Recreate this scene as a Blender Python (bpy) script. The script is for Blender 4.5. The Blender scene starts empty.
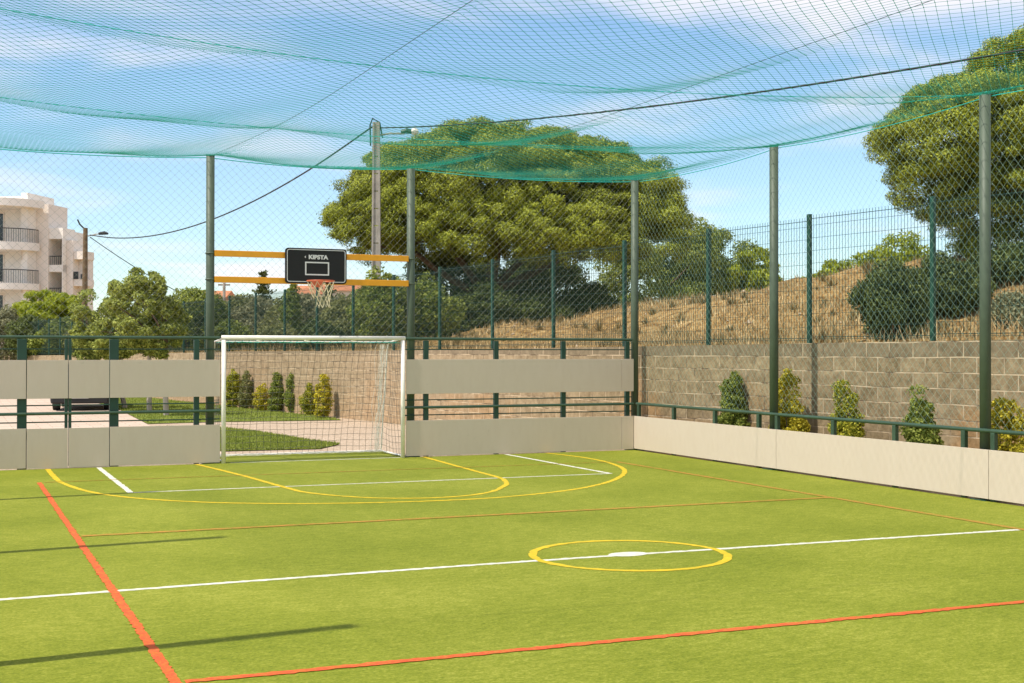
import bpy, math, random
import numpy as np
from mathutils import Vector, Matrix

random.seed(7)
RNG = np.random.default_rng(11)
S = bpy.context.scene
R = math.radians

# ------------------------------------------------------------------ camera
CF, CP, CY, CR = 1324.2, 0.007, 0.402, 0.0008
CLOC = np.array([-11.6009, -21.5518, 1.824])
_F = np.array([math.sin(CY) * math.cos(CP), math.cos(CY) * math.cos(CP), math.sin(CP)])
_R0 = np.array([math.cos(CY), -math.sin(CY), 0.0])
_U0 = np.cross(_R0, _F)
_R = _R0 * math.cos(CR) + _U0 * math.sin(CR)
_U = -_R0 * math.sin(CR) + _U0 * math.cos(CR)
cd = bpy.data.cameras.new('camera')
cam = bpy.data.objects.new('camera', cd)
S.collection.objects.link(cam)
cam.matrix_world = Matrix(((_R[0], _U[0], -_F[0], CLOC[0]), (_R[1], _U[1], -_F[1], CLOC[1]),
                           (_R[2], _U[2], -_F[2], CLOC[2]), (0, 0, 0, 1)))
cd.sensor_width = 36
cd.lens = CF / 1024 * 36
cd.clip_start = 0.1
cd.clip_end = 3000
S.camera = cam
S.render.resolution_x, S.render.resolution_y = 1024, 683

# ------------------------------------------------------------------ light
SUN_EL, SUN_AZ = R(59), math.atan2(-0.994, -0.11)
W = bpy.data.worlds.new('World')
S.world = W
W.use_nodes = True
nt = W.node_tree
nt.nodes.clear()
def wn(t, **k):
    n = nt.nodes.new(t)
    for a, b in k.items():
        setattr(n, a, b)
    return n
L = nt.links.new
sky = wn('ShaderNodeTexSky', sky_type='NISHITA', sun_disc=False, sun_elevation=SUN_EL,
         sun_rotation=SUN_AZ, altitude=50, air_density=1.0, dust_density=0.35, ozone_density=1.2)
tc = wn('ShaderNodeTexCoord')
sep = wn('ShaderNodeSeparateXYZ')
L(tc.outputs['Generated'], sep.inputs[0])
def wm(op, a, b=None, c=None):
    n = wn('ShaderNodeMath', operation=op)
    for i, v in enumerate((a, b, c)):
        if v is None:
            continue
        if isinstance(v, (int, float)):
            n.inputs[i].default_value = v
        else:
            L(v, n.inputs[i])
    return n.outputs[0]
# clouds lie on a flat layer: direction divided by height
zz = wm('ADD', wm('MAXIMUM', sep.outputs[2], 0.0), 0.12)
comb = wn('ShaderNodeCombineXYZ')
L(wm('DIVIDE', sep.outputs[0], zz), comb.inputs[0])
L(wm('DIVIDE', sep.outputs[1], zz), comb.inputs[1])
mp = wn('ShaderNodeMapping')
mp.inputs['Rotation'].default_value = (0, 0, CY)
mp.inputs['Location'].default_value = (0.9, 0.55, 0)
mp.inputs['Scale'].default_value = (0.75, 1.0, 1)
L(comb.outputs[0], mp.inputs[0])
n1 = wn('ShaderNodeTexNoise')
n1.inputs['Scale'].default_value = 1.15
n1.inputs['Detail'].default_value = 7
n1.inputs['Roughness'].default_value = 0.5
n1.inputs['Distortion'].default_value = 0.3
L(mp.outputs[0], n1.inputs['Vector'])
mr = wn('ShaderNodeMapRange', interpolation_type='SMOOTHSTEP')
mr.inputs['From Min'].default_value = 0.47
mr.inputs['From Max'].default_value = 0.72
zb = wn('ShaderNodeMapRange', interpolation_type='SMOOTHSTEP')
for _i, _v in enumerate((0.215, 0.275, 0.0, 0.13)): zb.inputs[_i + 1].default_value = _v
L(sep.outputs[2], zb.inputs[0])
L(wm('ADD', n1.outputs['Fac'], zb.outputs[0]), mr.inputs[0])
mix = wn('ShaderNodeMix', data_type='RGBA')
L(wm('MULTIPLY', mr.outputs[0], 0.85), mix.inputs['Factor'])
SKY_GAIN = wn('ShaderNodeMix', data_type='RGBA', blend_type='MULTIPLY')
SKY_GAIN.inputs['Factor'].default_value = 1
SKY_GAIN.inputs[7].default_value = (0.87, 0.975, 1.04, 1)
L(sky.outputs[0], SKY_GAIN.inputs[6])
L(SKY_GAIN.outputs[2], mix.inputs[6])
mix.inputs[7].default_value = (6.2, 5.9, 6.1, 1)
bg = wn('ShaderNodeBackground')
bg.inputs[1].default_value = 0.138
out = wn('ShaderNodeOutputWorld')
L(mix.outputs[2], bg.inputs[0])
L(bg.outputs[0], out.inputs[0])

sl = bpy.data.lights.new('sun', 'SUN')
sl.energy = 3.75
sl.angle = R(0.8)
sl.color = (1.0, 0.93, 0.82)
so = bpy.data.objects.new('sun', sl)
S.collection.objects.link(so)
sdir = Vector((math.cos(SUN_EL) * math.sin(SUN_AZ), math.cos(SUN_EL) * math.cos(SUN_AZ), math.sin(SUN_EL)))
so.rotation_euler = sdir.to_track_quat('Z', 'Y').to_euler()
S.view_settings.view_transform = 'Standard'
S.view_settings.look = 'None'
S.view_settings.gamma = 1
S.view_settings.exposure = 0.38
S.cycles.max_bounces = 6
S.cycles.transparent_max_bounces = 8

# ------------------------------------------------------------------ helpers
def at(px, py, d):
    """world point seen at pixel px,py at depth d (metres)"""
    return CLOC + _F * d + _R * ((px - 512) / CF * d) - _U * ((py - 341.5) / CF * d)

class MB:
    def __init__(s):
        s.V = []; s.Fq = []; s.Ft = []; s.n = 0; s.Fn = []
    def add(s, v, quads=None, tris=None, ngons=None):
        v = np.asarray(v, float).reshape(-1, 3)
        if quads is not None and len(quads): s.Fq.append(np.asarray(quads, int).reshape(-1, 4) + s.n)
        if tris is not None and len(tris): s.Ft.append(np.asarray(tris, int).reshape(-1, 3) + s.n)
        if ngons:
            for g in ngons: s.Fn.append([i + s.n for i in g])
        s.V.append(v); s.n += len(v)
        return s
    def box(s, x0, x1, y0, y1, z0, z1):
        v = [(x, y, z) for z in (z0, z1) for y in (y0, y1) for x in (x0, x1)]
        return s.add(v, [(0, 2, 3, 1), (4, 5, 7, 6), (0, 1, 5, 4), (2, 6, 7, 3), (0, 4, 6, 2), (1, 3, 7, 5)])
    def bbox(s, x0, x1, y0, y1, z0, z1, b=0.01):
        """box with chamfered edges"""
        bm = bmesh_box(x0, x1, y0, y1, z0, z1, b)
        return s.add(*bm)
    def tube(s, pts, r, n=8, cap=True, closed=False):
        P = np.asarray(pts, float)
        m = len(P)
        r = np.full(m, r, float) if np.isscalar(r) else np.asarray(r, float)
        T = np.gradient(P, axis=0) if not closed else np.roll(P, -1, 0) - np.roll(P, 1, 0)
        T /= np.linalg.norm(T, axis=1)[:, None] + 1e-12
        ref = np.array([0, 0, 1.0]) if abs(T[:, 2]).mean() < 0.8 else np.array([1.0, 0, 0])
        A = np.cross(T, ref); A /= np.linalg.norm(A, axis=1)[:, None] + 1e-12
        B = np.cross(T, A)
        t = np.linspace(0, 2 * np.pi, n, endpoint=False)
        v = P[:, None] + r[:, None, None] * (A[:, None] * np.cos(t)[None, :, None] + B[:, None] * np.sin(t)[None, :, None])
        q = []
        for i in range(m if closed else m - 1):
            k = (i + 1) % m
            for j in range(n):
                q.append((i * n + j, i * n + (j + 1) % n, k * n + (j + 1) % n, k * n + j))
        ng = [list(range(n))[::-1], [(m - 1) * n + j for j in range(n)]] if cap and not closed and n > 2 else None
        return s.add(v.reshape(-1, 3), q, ngons=ng)
    def build(s, name, mat, parent=None, smooth=False, loc=None, rotz=0):
        V = np.concatenate(s.V) if s.V else np.zeros((0, 3))
        loops = []; tot = []
        for a in s.Fq: loops.append(a.ravel()); tot.append(np.full(len(a), 4))
        for a in s.Ft: loops.append(a.ravel()); tot.append(np.full(len(a), 3))
        for g in s.Fn: loops.append(np.array(g)); tot.append(np.array([len(g)]))
        loops = np.concatenate(loops); tot = np.concatenate(tot)
        me = bpy.data.meshes.new(name)
        me.vertices.add(len(V)); me.vertices.foreach_set('co', V.ravel())
        me.loops.add(len(loops)); me.loops.foreach_set('vertex_index', loops.astype(np.int32))
        me.polygons.add(len(tot))
        st = np.concatenate([[0], np.cumsum(tot)[:-1]])
        me.polygons.foreach_set('loop_start', st.astype(np.int32))
        me.polygons.foreach_set('loop_total', tot.astype(np.int32))
        me.polygons.foreach_set('use_smooth', np.full(len(tot), smooth))
        me.update(calc_edges=True); me.validate()
        if mat: me.materials.append(mat)
        o = bpy.data.objects.new(name, me)
        S.collection.objects.link(o)
        if parent: o.parent = parent
        if loc is not None: o.location = loc
        o.rotation_euler.z = rotz
        return o

def bmesh_box(x0, x1, y0, y1, z0, z1, b):
    import bmesh
    bm = bmesh.new()
    bmesh.ops.create_cube(bm, size=1)
    for v in bm.verts:
        v.co = Vector(((x0 + x1) / 2 + v.co.x * (x1 - x0), (y0 + y1) / 2 + v.co.y * (y1 - y0), (z0 + z1) / 2 + v.co.z * (z1 - z0)))
    bmesh.ops.bevel(bm, geom=list(bm.edges), offset=b, segments=2, profile=0.5, affect='EDGES')
    bm.verts.index_update()
    V = [tuple(v.co) for v in bm.verts]
    N = [[v.index for v in f.verts] for f in bm.faces]
    bm.free()
    return V, None, None, N

def tag(o, label=None, cat=None, group=None, kind=None):
    if label: o['label'] = label
    if cat: o['category'] = cat
    if group: o['group'] = group
    if kind: o['kind'] = kind
    return o

def thing(name, loc, label, cat, group=None, rotz=0):
    o = bpy.data.objects.new(name, None)
    o.empty_display_size = 0.3
    S.collection.objects.link(o)
    o.location = loc; o.rotation_euler.z = rotz
    return tag(o, label, cat, group)

def copy_tree(o, parent=None):
    kids = [c for c in bpy.data.objects if c.parent is o]
    c = o.copy(); S.collection.objects.link(c)
    c.parent = parent
    for k in kids: copy_tree(k, c)
    return c

# ------------------------------------------------------------------ materials
class Mat:
    def __init__(s, name, rough=0.6, metal=0.0, spec=0.5):
        s.m = bpy.data.materials.new(name); s.m.use_nodes = True
        s.t = s.m.node_tree; s.b = s.t.nodes['Principled BSDF']; s.o = s.t.nodes['Material Output']
        s.b.inputs['Roughness'].default_value = rough
        s.b.inputs['Metallic'].default_value = metal
        s.b.inputs['Specular IOR Level'].default_value = spec
    def n(s, t, **k):
        x = s.t.nodes.new(t)
        for a, b in k.items(): setattr(x, a, b)
        return x
    def l(s, a, b): s.t.links.new(a, b)
    def coord(s, kind='Object', scale=(1, 1, 1), rot=(0, 0, 0), loc=(0, 0, 0)):
        c = s.n('ShaderNodeTexCoord'); m = s.n('ShaderNodeMapping')
        m.inputs['Scale'].default_value = scale; m.inputs['Rotation'].default_value = rot
        m.inputs['Location'].default_value = loc
        s.l(c.outputs[kind], m.inputs[0]); return m.outputs[0]
    def noise(s, vec, scale, detail=4, rough=0.55, dist=0):
        x = s.n('ShaderNodeTexNoise')
        x.inputs['Scale'].default_value = scale; x.inputs['Detail'].default_value = detail
        x.inputs['Roughness'].default_value = rough; x.inputs['Distortion'].default_value = dist
        s.l(vec, x.inputs['Vector']); return x.outputs['Fac']
    def ramp(s, fac, stops, interp='LINEAR'):
        x = s.n('ShaderNodeValToRGB'); x.color_ramp.interpolation = interp
        e = x.color_ramp.elements
        while len(e) < len(stops): e.new(0.5)
        for i, (p, c) in enumerate(stops):
            e[i].position = p; e[i].color = (*c, 1) if len(c) == 3 else c
        s.l(fac, x.inputs[0]); return x.outputs[0]
    def rng(s, fac, a, b, c=0, d=1, smooth=True):
        x = s.n('ShaderNodeMapRange', interpolation_type='SMOOTHSTEP' if smooth else 'LINEAR')
        for i, v in enumerate((a, b, c, d)): x.inputs[i + 1].default_value = v
        s.l(fac, x.inputs[0]); return x.outputs[0]
    def mixc(s, f, a, b, blend='MIX'):
        x = s.n('ShaderNodeMix', data_type='RGBA', blend_type=blend)
        for sock, v in ((0, f), (6, a), (7, b)):
            if isinstance(v, (int, float)): x.inputs[sock].default_value = v
            elif isinstance(v, (tuple, list)): x.inputs[sock].default_value = (*v, 1)
            else: s.l(v, x.inputs[sock])
        return x.outputs[2]
    def math(s, op, a, b=0.0):
        x = s.n('ShaderNodeMath', operation=op)
        for i, v in enumerate((a, b)):
            if isinstance(v, (int, float)): x.inputs[i].default_value = v
            else: s.l(v, x.inputs[i])
        return x.outputs[0]
    def base(s, c):
        if isinstance(c, (tuple, list)): s.b.inputs['Base Color'].default_value = (*c, 1)
        else: s.l(c, s.b.inputs['Base Color'])
        return s
    def bump(s, h, strength=0.3, dist=0.02):
        x = s.n('ShaderNodeBump'); x.inputs['Strength'].default_value = strength
        x.inputs['Distance'].default_value = dist
        s.l(h, x.inputs['Height']); s.l(x.outputs[0], s.b.inputs['Normal']); return s

def plain(name, c, rough=0.5, metal=0, var=0.12, scale=4, bump=0.0):
    m = Mat(name, rough, metal)
    v = m.coord('Object')
    f = m.noise(v, scale, 5, 0.6)
    m.base(m.ramp(f, [(0.3, tuple(x * (1 - var) for x in c)), (0.7, tuple(min(1, x * (1 + var)) for x in c))]))
    if bump: m.bump(m.noise(v, scale * 12, 3), bump, 0.004)
    return m.m

def leafmat(name, dark, light, trans=0.3, nscale=0.8):
    m = Mat(name, 0.6, spec=0.25)
    g = m.n('ShaderNodeNewGeometry')
    isl = g.outputs['Random Per Island']
    v = m.coord('Object')
    f = m.math('ADD', m.math('MULTIPLY', isl, 0.6), m.math('MULTIPLY', m.noise(v, nscale, 3), 0.6))
    col = m.ramp(f, [(0.25, dark), (0.85, light)])
    m.base(col)
    tr = m.n('ShaderNodeBsdfTranslucent'); m.l(col, tr.inputs[0])
    mx = m.n('ShaderNodeMixShader'); mx.inputs[0].default_value = trans
    m.l(m.b.outputs[0], mx.inputs[1]); m.l(tr.outputs[0], mx.inputs[2]); m.l(mx.outputs[0], m.o.inputs[0])
    return m.m

def turf_nodes(m):
    v = m.coord('Object')
    vs = m.coord('Object', scale=(1.0, 2.2, 1), rot=(0, 0, -0.35))
    big = m.noise(v, 0.55, 4, 0.6)
    mid = m.noise(vs, 7.0, 6, 0.78)
    fine = m.noise(m.coord('Object', scale=(1, 1.3, 1), rot=(0, 0, 0.4)), 38, 4, 0.8)
    f = m.math('ADD', m.math('MULTIPLY', big, 0.20), m.math('ADD', m.math('MULTIPLY', mid, 0.34), m.math('MULTIPLY', fine, 0.56)))
    col = m.ramp(f, [(0.40, (0.086, 0.126, 0.006)), (0.55, (0.198, 0.228, 0.018)), (0.72, (0.40, 0.395, 0.070))])
    return v, col, fine, mid

def make_turf():
    m = Mat('synthetic_turf', 0.85, spec=0.15)
    v, col, fine, mid = turf_nodes(m)
    m.base(col); m.bump(fine, 0.3, 0.008)
    return m.m

def paintmat(name, c, cover):
    """line fibres mixed with green fibres where the line is worn"""
    m = Mat(name, 0.8, spec=0.15)
    v, col, fine, mid = turf_nodes(m)
    w = m.math('ADD', m.math('MULTIPLY', fine, 0.5), m.math('MULTIPLY', m.noise(v, 9, 4, 0.7), 0.5))
    k = m.rng(w, 0.62 - cover * 0.5, 0.72 - cover * 0.3)
    inv = m.math('SUBTRACT', 1.0, k)
    cc = m.ramp(fine, [(0.3, tuple(x * 0.78 for x in c)), (0.7, c)])
    m.base(m.mixc(m.rng(w, 0.40, 0.60, min(1.0, cover + 0.22), cover - 0.22), col, cc))
    m.bump(fine, 0.4, 0.008)
    return m.m

M = {}
M['turf'] = make_turf()
M['white_line'] = paintmat('white_line_fibre', (0.82, 0.80, 0.70), 0.88)
M['yellow_line'] = paintmat('yellow_line_fibre', (0.82, 0.56, 0.03), 0.78)
M['red_line'] = paintmat('red_line_fibre', (0.78, 0.105, 0.04), 0.82)
M['worn_red'] = paintmat('worn_red_fibre', (0.80, 0.24, 0.07), 0.32)
M['board'] = None
def boardmat():
    m = Mat('laminate_board', 0.55, spec=0.3)
    v = m.coord('Object')
    f = m.noise(v, 0.8, 4, 0.6); g = m.noise(m.coord('Object', scale=(1.2, 1.2, 0.35)), 9, 5, 0.7)
    c = m.mixc(m.rng(g, 0.35, 0.75), m.ramp(f, [(0.3, (0.645, 0.545, 0.435)), (0.7, (0.665, 0.56, 0.45))]), (0.635, 0.53, 0.42))
    # scuff marks from balls
    s = m.rng(m.noise(v, 5.5, 2, 0.5, 1.5), 0.70, 0.78)
    c = m.mixc(m.math('MULTIPLY', s, 0.18), c, (0.40, 0.35, 0.27))
    m.base(c); m.bump(m.noise(v, 60, 2), 0.05, 0.002)
    return m.m
M['board'] = boardmat()
M['green_paint'] = plain('olive_green_paint', (0.070, 0.100, 0.062), 0.55, 0, 0.15, 3, 0.1)
M['dark_green'] = plain('dark_green_paint', (0.016, 0.060, 0.038), 0.45, 0, 0.2, 3)
M['rail_green'] = plain('rail_green_paint', (0.042, 0.085, 0.05), 0.4, 0, 0.2, 3)
M['fence_green'] = plain('fence_green_coating', (0.006, 0.062, 0.038), 0.4, 0, 0.2, 2)
M['fence_wire'] = plain('fence_wire_coating', (0.010, 0.042, 0.030), 0.45, 0, 0.1, 2)
M['white_metal'] = plain('white_goal_paint', (0.90, 0.86, 0.76), 0.35, 0, 0.06, 6)
M['yellow_metal'] = plain('yellow_beam_paint', (0.88, 0.38, 0.012), 0.45, 0, 0.08, 3)
M['black_board'] = plain('black_backboard_plastic', (0.004, 0.004, 0.005), 0.6, 0, 0.2, 6)
M['white_print'] = plain('white_print', (0.72, 0.72, 0.72), 0.5, 0, 0.03, 6)
M['rim'] = plain('orange_rim_paint', (0.62, 0.13, 0.05), 0.4, 0, 0.12, 8)
M['hoop_net'] = plain('cream_hoop_net', (0.70, 0.62, 0.42), 0.8, 0, 0.1, 8)
M['net_back'] = plain('grey_green_net_cord', (0.30, 0.33, 0.28), 0.7, 0, 0.1, 2)
M['net_side'] = plain('pale_green_net_cord', (0.24, 0.38, 0.30), 0.7, 0, 0.1, 2)
M['net_top'] = plain('turquoise_net_cord', (0.008, 0.40, 0.34), 0.6, 0, 0.15, 2)
M['net_goal'] = plain('goal_net_cord', (0.13, 0.13, 0.11), 0.8, 0, 0.15, 2)
M['net_goal_white'] = plain('white_goal_net_cord', (0.62, 0.62, 0.52), 0.8, 0, 0.1, 2)
M['wire'] = plain('dark_steel_cable', (0.03, 0.045, 0.04), 0.5, 0, 0.1, 2)
M['black'] = plain('black_rubber', (0.015, 0.015, 0.015), 0.6)
M['concrete'] = plain('weathered_concrete', (0.36, 0.33, 0.28), 0.85, 0, 0.2, 3, 0.3)
M['wood'] = plain('creosoted_wood', (0.16, 0.105, 0.055), 0.85, 0, 0.3, 5, 0.3)
M['stucco'] = plain('cream_stucco', (0.84, 0.79, 0.72), 0.9, 0, 0.06, 0.8, 0.1)
M['stucco_pink'] = plain('pinkish_stucco', (0.80, 0.72, 0.64), 0.9, 0, 0.06, 0.8, 0.1)
M['glass'] = plain('dark_window_glass', (0.03, 0.035, 0.04), 0.1)
M['bark'] = plain('pine_bark', (0.13, 0.085, 0.055), 0.9, 0, 0.4, 3, 0.5)
M['bark_white'] = plain('limewashed_bark', (0.45, 0.38, 0.31), 0.9, 0, 0.2, 5, 0.4)
M['twig'] = plain('shrub_stem_bark', (0.14, 0.10, 0.06), 0.9, 0, 0.3, 8)
M['roof'] = plain('terracotta_roof', (0.50, 0.20, 0.09), 0.85, 0, 0.15, 2)
M['car_paint'] = plain('black_car_paint', (0.015, 0.015, 0.018), 0.18, 0.0, 0.05)
M['car_lamp'] = plain('red_lamp_lens', (0.45, 0.03, 0.02), 0.2)
M['plate'] = plain('white_plate', (0.7, 0.7, 0.66), 0.4)
M['chrome'] = plain('wheel_alloy', (0.5, 0.5, 0.5), 0.3, 0.9)
M['lamp_glass'] = plain('lamp_diffuser', (0.75, 0.72, 0.65), 0.3)
M['awning'] = plain('dark_awning_fabric', (0.03, 0.035, 0.04), 0.8)

def pavingmat():
    m = Mat('pale_paving', 0.9, spec=0.2)
    v = m.coord('Object')
    br = m.n('ShaderNodeTexBrick')
    br.inputs['Scale'].default_value = 1; br.inputs['Brick Width'].default_value = 0.6; br.inputs['Row Height'].default_value = 0.4
    br.inputs['Mortar Size'].default_value = 0.012
    br.inputs['Color1'].default_value = (0.56, 0.43, 0.33, 1); br.inputs['Color2'].default_value = (0.62, 0.50, 0.39, 1)
    br.inputs['Mortar'].default_value = (0.36, 0.27, 0.20, 1)
    m.l(v, br.inputs['Vector'])
    c = m.mixc(m.rng(m.noise(v, 1.1, 6, 0.7), 0.35, 0.7, 0, 0.5), br.outputs['Color'], (0.44, 0.33, 0.25))
    m.base(c); m.bump(br.outputs['Fac'], -0.2, 0.01)
    return m.m
M['paving'] = pavingmat()
def gravelmat():
    m = Mat('pinkish_gravel', 0.95, spec=0.15)
    v = m.coord('Object')
    f = m.noise(v, 22, 4, 0.8); g = m.noise(v, 0.8, 4, 0.6)
    m.base(m.mixc(m.rng(g, 0.35, 0.7, 0, 0.4), m.ramp(f, [(0.35, (0.27, 0.195, 0.13)), (0.5, (0.47, 0.365, 0.26)), (0.65, (0.66, 0.54, 0.41))]), (0.38, 0.285, 0.20)))
    m.bump(f, 0.6, 0.02)
    return m.m
M['gravel'] = gravelmat()
def lawnmat():
    m = Mat('lawn_soil', 0.95, spec=0.1)
    v = m.coord('Object')
    m.base(m.ramp(m.noise(v, 6, 6, 0.75), [(0.3, (0.09, 0.12, 0.02)), (0.55, (0.16, 0.20, 0.035)), (0.75, (0.30, 0.30, 0.08))]))
    m.bump(m.noise(v, 30, 3), 0.6, 0.03)
    return m.m
M['lawn'] = lawnmat()
M['blade'] = leafmat('lawn_blades', (0.14, 0.19, 0.02), (0.38, 0.42, 0.08), 0.3, 2)
def hillmat():
    m = Mat('dry_earth', 0.95, spec=0.1)
    v = m.coord('Object')
    a = m.noise(v, 0.5, 6, 0.65); b = m.noise(v, 5, 6, 0.75, 0.4)
    c = m.ramp(b, [(0.32, (0.12, 0.065, 0.025)), (0.44, (0.42, 0.25, 0.09)), (0.56, (0.66, 0.43, 0.17)), (0.72, (0.78, 0.62, 0.33))])
    c = m.mixc(m.rng(a, 0.50, 0.62, 0, 0.65), c, (0.30, 0.20, 0.085))
    m.base(c); m.bump(b, 1.0, 0.25)
    return m.m
M['hill'] = hillmat()
M['straw'] = leafmat('dry_grass', (0.26, 0.17, 0.055), (0.80, 0.62, 0.32), 0.3, 0.6)

M['weed'] = leafmat('weed_blades', (0.10, 0.075, 0.03), (0.42, 0.33, 0.14), 0.2, 0.5)
M['stone'] = plain('pale_field_stone', (0.46, 0.36, 0.24), 0.9, 0, 0.3, 1.5)

def wallmat():
    m = Mat('concrete_block_wall', 0.92, spec=0.15)
    c0 = m.n('ShaderNodeTexCoord'); sp = m.n('ShaderNodeSeparateXYZ'); m.l(c0.outputs['Object'], sp.inputs[0])
    # waver: blocks are laid by hand
    wv = m.noise(c0.outputs['Object'], 0.9, 2)
    cb = m.n('ShaderNodeCombineXYZ'); m.l(sp.outputs[0], cb.inputs[0])
    m.l(m.math('ADD', sp.outputs[2], m.math('MULTIPLY', wv, 0.05)), cb.inputs[1])
    br = m.n('ShaderNodeTexBrick'); br.offset = 0.5
    br.inputs['Scale'].default_value = 1; br.inputs['Brick Width'].default_value = 0.45; br.inputs['Row Height'].default_value = 0.22
    br.inputs['Mortar Size'].default_value = 0.011; br.inputs['Mortar Smooth'].default_value = 0.4; br.inputs['Bias'].default_value = 0.0
    br.inputs['Color1'].default_value = (0.0, 0.0, 0.0, 1); br.inputs['Color2'].default_value = (1, 1, 1, 1); br.inputs['Mortar'].default_value = (0.5, 0.5, 0.5, 1)
    m.l(cb.outputs[0], br.inputs['Vector'])
    per = m.n('ShaderNodeSeparateColor'); m.l(br.outputs['Color'], per.inputs[0])
    v = c0.outputs['Object']
    mott = m.noise(v, 7, 6, 0.75)
    f = m.math('ADD', m.math('MULTIPLY', per.outputs[0], 0.09), m.math('MULTIPLY', mott, 0.91))
    blk = m.ramp(f, [(0.30, (0.17, 0.125, 0.066)), (0.5, (0.30, 0.228, 0.133)), (0.70, (0.44, 0.34, 0.205))])
    # rust-orange soil stains, mostly low on the wall and towards the far end
    st = m.math('ADD', m.noise(v, 0.7, 5, 0.6), m.math('MULTIPLY', m.rng(sp.outputs[2], 0.2, 1.9, 0.14, -0.13, False), 1.0))
    st = m.math('ADD', st, m.rng(sp.outputs[0], 20, 34, -0.05, 0.02))
    blk = m.mixc(m.rng(st, 0.50, 0.66, 0, 0.8), blk, m.ramp(mott, [(0.35, (0.30, 0.18, 0.08)), (0.65, (0.50, 0.31, 0.15))]))
    blk = m.mixc(m.rng(sp.outputs[0], 27, 36, 0, 0.55), blk, m.ramp(mott, [(0.35, (0.33, 0.235, 0.145)), (0.65, (0.52, 0.39, 0.26))]))
    mort = m.ramp(m.noise(v, 3, 3), [(0.38, (0.17, 0.125, 0.08)), (0.56, (0.60, 0.47, 0.31))])
    blk = m.mixc(m.rng(sp.outputs[2], 1.70, 1.74, 0, 0.35), blk, (0.12, 0.11, 0.085))
    m.base(m.mixc(br.outputs['Fac'], blk, mort))
    h = m.math('ADD', m.math('MULTIPLY', br.outputs['Fac'], -0.6), m.math('MULTIPLY', m.noise(v, 40, 4, 0.7), 0.35))
    m.bump(h, 0.7, 0.015)
    return m.m
M['wall'] = wallmat()

LEAF = {
 'pine': leafmat('pine_needles', (0.030, 0.045, 0.006), (0.40, 0.44, 0.035), 0.05, 0.35),
 'bright': leafmat('fresh_green_leaves', (0.16, 0.22, 0.012), (0.46, 0.50, 0.04), 0.35, 0.9),
 'olive': leafmat('olive_leaves', (0.12, 0.14, 0.04), (0.36, 0.36, 0.13), 0.3, 0.6),
 'mid': leafmat('mid_green_leaves', (0.07, 0.12, 0.016), (0.38, 0.42, 0.08), 0.3, 0.8),
 'lawn_tree': leafmat('olive_green_tree_leaves', (0.08, 0.12, 0.016), (0.46, 0.50, 0.11), 0.35, 1.2),
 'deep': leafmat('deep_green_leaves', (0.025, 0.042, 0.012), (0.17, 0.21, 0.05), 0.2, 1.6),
 'yellow': leafmat('yellowing_leaves', (0.18, 0.19, 0.015), (0.78, 0.66, 0.06), 0.35, 3),
 'two': leafmat('green_and_gold_leaves', (0.08, 0.13, 0.012), (0.62, 0.58, 0.06), 0.35, 3),
 'grey': leafmat('grey_green_leaves', (0.13, 0.135, 0.06), (0.38, 0.37, 0.20), 0.3, 1.0),
}

# ------------------------------------------------------------------ foliage
def leaf_quads(P, N, l, w, jit=0.8, up=0.0):
    n = len(P)
    nn = N + RNG.normal(size=(n, 3)) * jit
    nn /= np.linalg.norm(nn, axis=1)[:, None] + 1e-9
    a = RNG.normal(size=(n, 3)) + np.array([0, 0, up])
    a -= nn * (a * nn).sum(1)[:, None]
    a /= np.linalg.norm(a, axis=1)[:, None] + 1e-9
    b = np.cross(nn, a)
    s = RNG.uniform(0.6, 1.3, (n, 1))
    la, wb = a * l * s / 2, b * w * s / 2
    v = np.stack([P - la, P + wb - la * .1, P + la, P - wb - la * .1], 1).reshape(-1, 3)
    return v, np.arange(n * 4).reshape(-1, 4)

def lobes_points(lobes, n_clumps, r_clump, per, inner=0.15, squash=0.75, low_cut=-1.0):
    """clump centres on ellipsoid lobes (cx,cy,cz,rx,ry,rz); leaves on clump shells -> P,N"""
    lobes = np.array(lobes, float)
    area = (lobes[:, 3] * lobes[:, 4] + lobes[:, 3] * lobes[:, 5] + lobes[:, 4] * lobes[:, 5])
    pick = RNG.choice(len(lobes), n_clumps * 3, p=area / area.sum())
    d = RNG.normal(size=(n_clumps * 3, 3)); d /= np.linalg.norm(d, axis=1)[:, None]
    rad = np.where(RNG.random(n_clumps * 3) < inner, RNG.uniform(0.4, 0.85, n_clumps * 3), RNG.uniform(0.86, 1.04, n_clumps * 3))
    c = lobes[pick, :3] + lobes[pick, 3:] * d * rad[:, None]
    keep = d[:, 2] > low_cut
    for i in range(len(lobes)):   # drop clumps deep inside another lobe
        q = (((c - lobes[i, :3]) / lobes[i, 3:]) ** 2).sum(1)
        keep &= ~((q < 0.45) & (pick != i))
    c = c[keep][:n_clumps]; dd = d[keep][:n_clumps]
    m = len(c)
    rc = r_clump * RNG.uniform(0.6, 1.35, m)
    k = RNG.poisson(per * (rc / r_clump) ** 2) + 5
    idx = np.repeat(np.arange(m), k)
    e = RNG.normal(size=(len(idx), 3)); e /= np.linalg.norm(e, axis=1)[:, None]
    # mostly the outer/upper side of each clump
    e += dd[idx] * 0.35 + np.array([0, 0, 0.2]); e /= np.linalg.norm(e, axis=1)[:, None]
    rr = rc[idx] * np.clip(RNG.normal(0.88, 0.17, len(idx)), .3, 1.5)
    st_ = RNG.uniform(.65, 1.35, (m, 3)) * np.array([1, 1, squash])
    P = c[idx] + e * rr[:, None] * st_[idx]
    return P, e, c

def crown(name, lobes, n_clumps, r_clump, per, l, w, mat, parent, **k):
    jit = k.pop('jit', 0.6); up = k.pop('up', 0.0)
    P, N, c = lobes_points(lobes, n_clumps, r_clump, per, **k)
    v, q = leaf_quads(P, N, l, w, jit, up)
    MB().add(v, q).build(name, mat, parent)
    return c

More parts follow.
